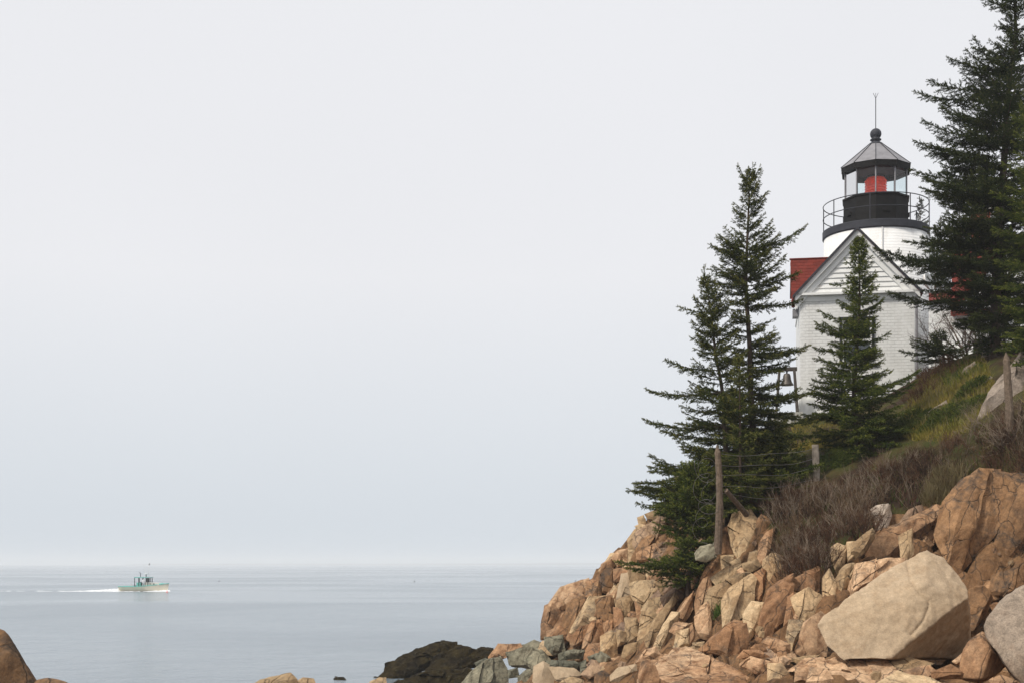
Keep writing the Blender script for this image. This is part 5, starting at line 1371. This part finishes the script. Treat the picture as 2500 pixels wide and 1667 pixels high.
def brush(name, label, n, poly, seed, h, mat, lev=3, spread=0.55, w=0.007, clump=11):
    rg = np.random.default_rng(seed); ctr = scatter(max(8, n // clump), poly, seed)      # stems rise in clumps, as separate bushes do
    own = rg.integers(0, len(ctr), n); sz = rg.uniform(0.55, 1.25, len(ctr))[own]
    sprd = rg.normal(0, 1, (n, 2)); p0 = ctr[own].copy(); p0[:, :2] += sprd * 0.10 * sz[:, None]; p0[:, 2] = height(p0[:, 0], p0[:, 1])
    V = []; T = []; off = 0
    d = np.stack([rg.normal(0, .20, n) - 0.08 + sprd[:, 0] * 0.34, rg.normal(0, .20, n) - 0.10 + sprd[:, 1] * 0.34, np.ones(n)], 1)
    L = h * sz * rg.uniform(0.6, 1.15, n)
    a = p0 - np.array([0, 0, 0.05]); ww = np.full(n, w)
    for k in range(lev):
        b = a + d / np.linalg.norm(d, axis=1)[:, None] * (L * (0.62 if k == 0 else 0.5))[:, None]
        v, t = (ribbons if k < lev - 1 else thin)(a, b, ww, ww * 0.6, rg); V.append(v); T.append(t + off); off += len(v)
        if k == lev - 1: break
        m = 3
        f = rg.uniform(0.45, 1.0, (len(a), m))
        a = (a[:, None] + (b - a)[:, None] * f[..., None]).reshape(-1, 3)
        d = np.repeat(d / np.linalg.norm(d, axis=1)[:, None], m, 0) + rg.normal(0, spread, (len(a), 3)) + np.array([0, 0, 0.15])
        L = np.repeat(L * 0.72, m) * rg.uniform(0.6, 1.2, len(a)); ww = np.repeat(ww * 0.62, m)
    o = tri_mesh(name, np.concatenate(V), np.concatenate(T), M[mat])
    return tag(o, label, 'brush', kind='stuff')
M['darktwig'] = plain('dark_brush', (0.060, 0.038, 0.027), 0.9, 0.1, 0.4, 2.0)
M['tantwig'] = plain('tan_brush', (0.17, 0.115, 0.072), 0.9, 0.1, 0.4, 2.0)
M['redtwig'] = plain('reddish_brown_brush', (0.105, 0.056, 0.034), 0.9, 0.1, 0.45, 1.3)
brush('undergrowth', 'tangled leafless brown brush covering the slope', 2300, BR, 41, 0.60, 'redtwig')
brush('undergrowth', 'darker thorny stems low in the brown brush', 1300, BR, 45, 0.50, 'darktwig', 3, 0.7, 0.009)
brush('undergrowth', 'tan dry stalks mixed through the brown brush', 700, BR, 46, 0.62, 'tantwig', 3, 0.5, 0.007)
brush('undergrowth', 'pale dead stems standing in the brown brush', 600, BR, 42, 0.85, 'palewig', 3, 0.45, 0.006)
brush('undergrowth', 'brown weeds along the crest by the house corner', 700, [(2080,905),(2120,860),(2190,835),(2215,850),(2140,905),(2095,935)], 43, 0.45, 'redtwig')
brush('undergrowth', 'brown weeds on top of the left cliff', 90, [(1490,1180),(1560,1160),(1600,1190),(1500,1205)], 44, 0.3, 'redtwig')

def blades(name, label, n, poly, seed, h, cols):
    rg = np.random.default_rng(seed); p = scatter(n, poly, seed, (2, 18), (24, 50)); n = len(p)
    a = rg.uniform(0, 6.28, n); hh = h * rg.uniform(0.5, 1.3, n); wd = 0.010 + 0.008 * rg.random(n)
    t = np.stack([np.cos(a), np.sin(a), np.zeros(n)], 1)
    lean = np.stack([rg.normal(-.15, .35, n), rg.normal(-.2, .35, n), np.ones(n)], 1) * hh[:, None]
    base = p - np.array([0, 0, 0.05])
    V = np.stack([base - t * wd[:, None], base + t * wd[:, None], base + lean], 1).reshape(-1, 3)
    o = tri_mesh(name, V, np.arange(len(V)).reshape(-1, 3), M[cols])
    return tag(o, label, 'grass', kind='stuff')
def grass_mat(name, a, b_, c_):
    b = NB(name); p = b.pos()
    c = b.mix(b.ramp(b.noise(p, 1.1, 4, 0.6), 0.4, 0.6), a, b_)
    c = b.mix(b.ramp(b.noise(p, 5.0, 3, 0.6), 0.52, 0.7), c, c_)
    return b.done(c, 0.85, None, 0.15)
M['grass'] = grass_mat('hill_grass', (0.16, 0.165, 0.026), (0.26, 0.205, 0.042), (0.31, 0.235, 0.08))
M['greengrass'] = grass_mat('fresh_grass', (0.045, 0.085, 0.014), (0.075, 0.12, 0.02), (0.11, 0.12, 0.03))
M['strawgrass'] = grass_mat('straw_grass', (0.20, 0.165, 0.085), (0.26, 0.21, 0.11), (0.13, 0.12, 0.04))
blades('grass', 'yellow-green grass below the house wall', 9000, [(1820,1030),(1820,960),(1900,945),(1960,975),(1960,1040)], 51, 0.16, 'grass')
blades('grass', 'mossy olive grass on the slope right of the young spruce', 26000, [(2060,1000),(2110,880),(2200,840),(2260,820),(2290,900),(2270,990),(2150,1020)], 52, 0.20, 'grass')
blades('grass', 'rough grass on the bank at the right edge', 5000, [(2352,960),(2352,860),(2600,760),(2600,960)], 59, 0.2, 'grass')
blades('grass', 'tall straw tufts dotted over the olive grass', 1400, [(2080,960),(2110,880),(2200,850),(2260,850),(2270,960),(2150,1000)], 58, 0.32, 'strawgrass')
blades('grass', 'fresh green grass on the crest', 5000, [(2150,870),(2200,840),(2250,820),(2260,845),(2180,890)], 53, 0.18, 'greengrass')
blades('grass', 'straw-coloured grass beside the tall outcrop', 2600, [(2120,1160),(2150,1100),(2200,1085),(2220,1095),(2160,1165)], 54, 0.38, 'strawgrass')
blades('grass', 'green tufts growing in the brown brush', 1500, BR, 55, 0.22, 'greengrass')
blades('grass', 'grass tufts in cracks of the cliff', 500, [(1640,1345),(1670,1340),(1660,1400),(1640,1420)], 56, 0.16, 'greengrass')
blades('grass', 'grass tufts on the ledges under the brush', 350, [(1820,1390),(1850,1385),(1855,1400),(1825,1405)], 57, 0.16, 'greengrass')

# juniper-like mats on the grassy slope
def mat_bush(label, x, y, Y, w_, h_, seed, m='needle_g'):
    rg = np.random.default_rng(seed); c = P(*D(x, y), Y); n = 900
    a = rg.uniform(0, 6.28, n); r = np.sqrt(rg.random(n)); px = c[0] + r * np.cos(a) * w_; py = c[1] + r * np.sin(a) * w_ * 0.7
    pz = height(px, py) + h_ * (1 - r ** 2) * rg.uniform(0.2, 1.0, n)
    root = np.array([c[0], c[1], float(height(c[0], c[1]))])
    o = empty('juniper_bush', root); tag(o, label, 'bush')
    d = np.stack([np.cos(a) * 0.6, np.sin(a) * 0.6, rg.uniform(0.2, 1.0, n)], 1)
    shoots_mesh('foliage', np.stack([px, py, pz], 1) - root, d, np.full(n, 0.10), rg.random(n) * 0.4, M[m], o, rg)
for i, (lab, x, y, w_, h_) in enumerate((('dark green low bush on the grass left of the great slab', 2235, 900, 0.55, 0.35), ('green low bush beneath the small pinkish stone', 2170, 965, 0.7, 0.35),
        ('low green bush spreading right of the young spruce foot', 2090, 985, 0.8, 0.45), ('low green bush in the lower grass beside the brush', 2230, 945, 0.6, 0.3), ('low green bush at the foot of the pale fence post', 1905, 1075, 0.6, 0.4))):
    Yb = ground_depth(*D(x, y)) or 40.0
    mat_bush(lab, x, y, Yb, w_, h_, 60 + i)
Yb = 25.6
mat_bush('small bright green weed in the crack beside the huge pale boulder', 2245, 1440, Yb, 0.10, 0.12, 70, 'needle_g') if False else None

# ---------------------------------------------------------------- haze: one even box of sea fog
bm = bmesh.new(); bmesh.ops.create_cube(bm, size=1.0)
bmesh.ops.scale(bm, vec=(14000, 7400, 28.5), verts=bm.verts[:]); bmesh.ops.translate(bm, vec=(0, 3400, 11.2), verts=bm.verts[:])
me = bpy.data.meshes.new('haze'); bm.to_mesh(me); bm.free()
hz = bpy.data.objects.new('haze', me); COL.objects.link(hz)
mm = bpy.data.materials.new('sea_fog'); mm.use_nodes = True; mm.node_tree.nodes.clear()
on = mm.node_tree.nodes.new('ShaderNodeOutputMaterial'); pv = mm.node_tree.nodes.new('ShaderNodeVolumePrincipled')
pv.inputs['Color'].default_value = (0.95, 0.975, 1.0, 1); pv.inputs['Density'].default_value = 0.00045
pv.inputs['Anisotropy'].default_value = 0.0
mm.node_tree.links.new(pv.outputs[0], on.inputs['Volume']); me.materials.append(mm)
tag(hz, 'thin pale sea fog filling the air', 'haze', kind='stuff')
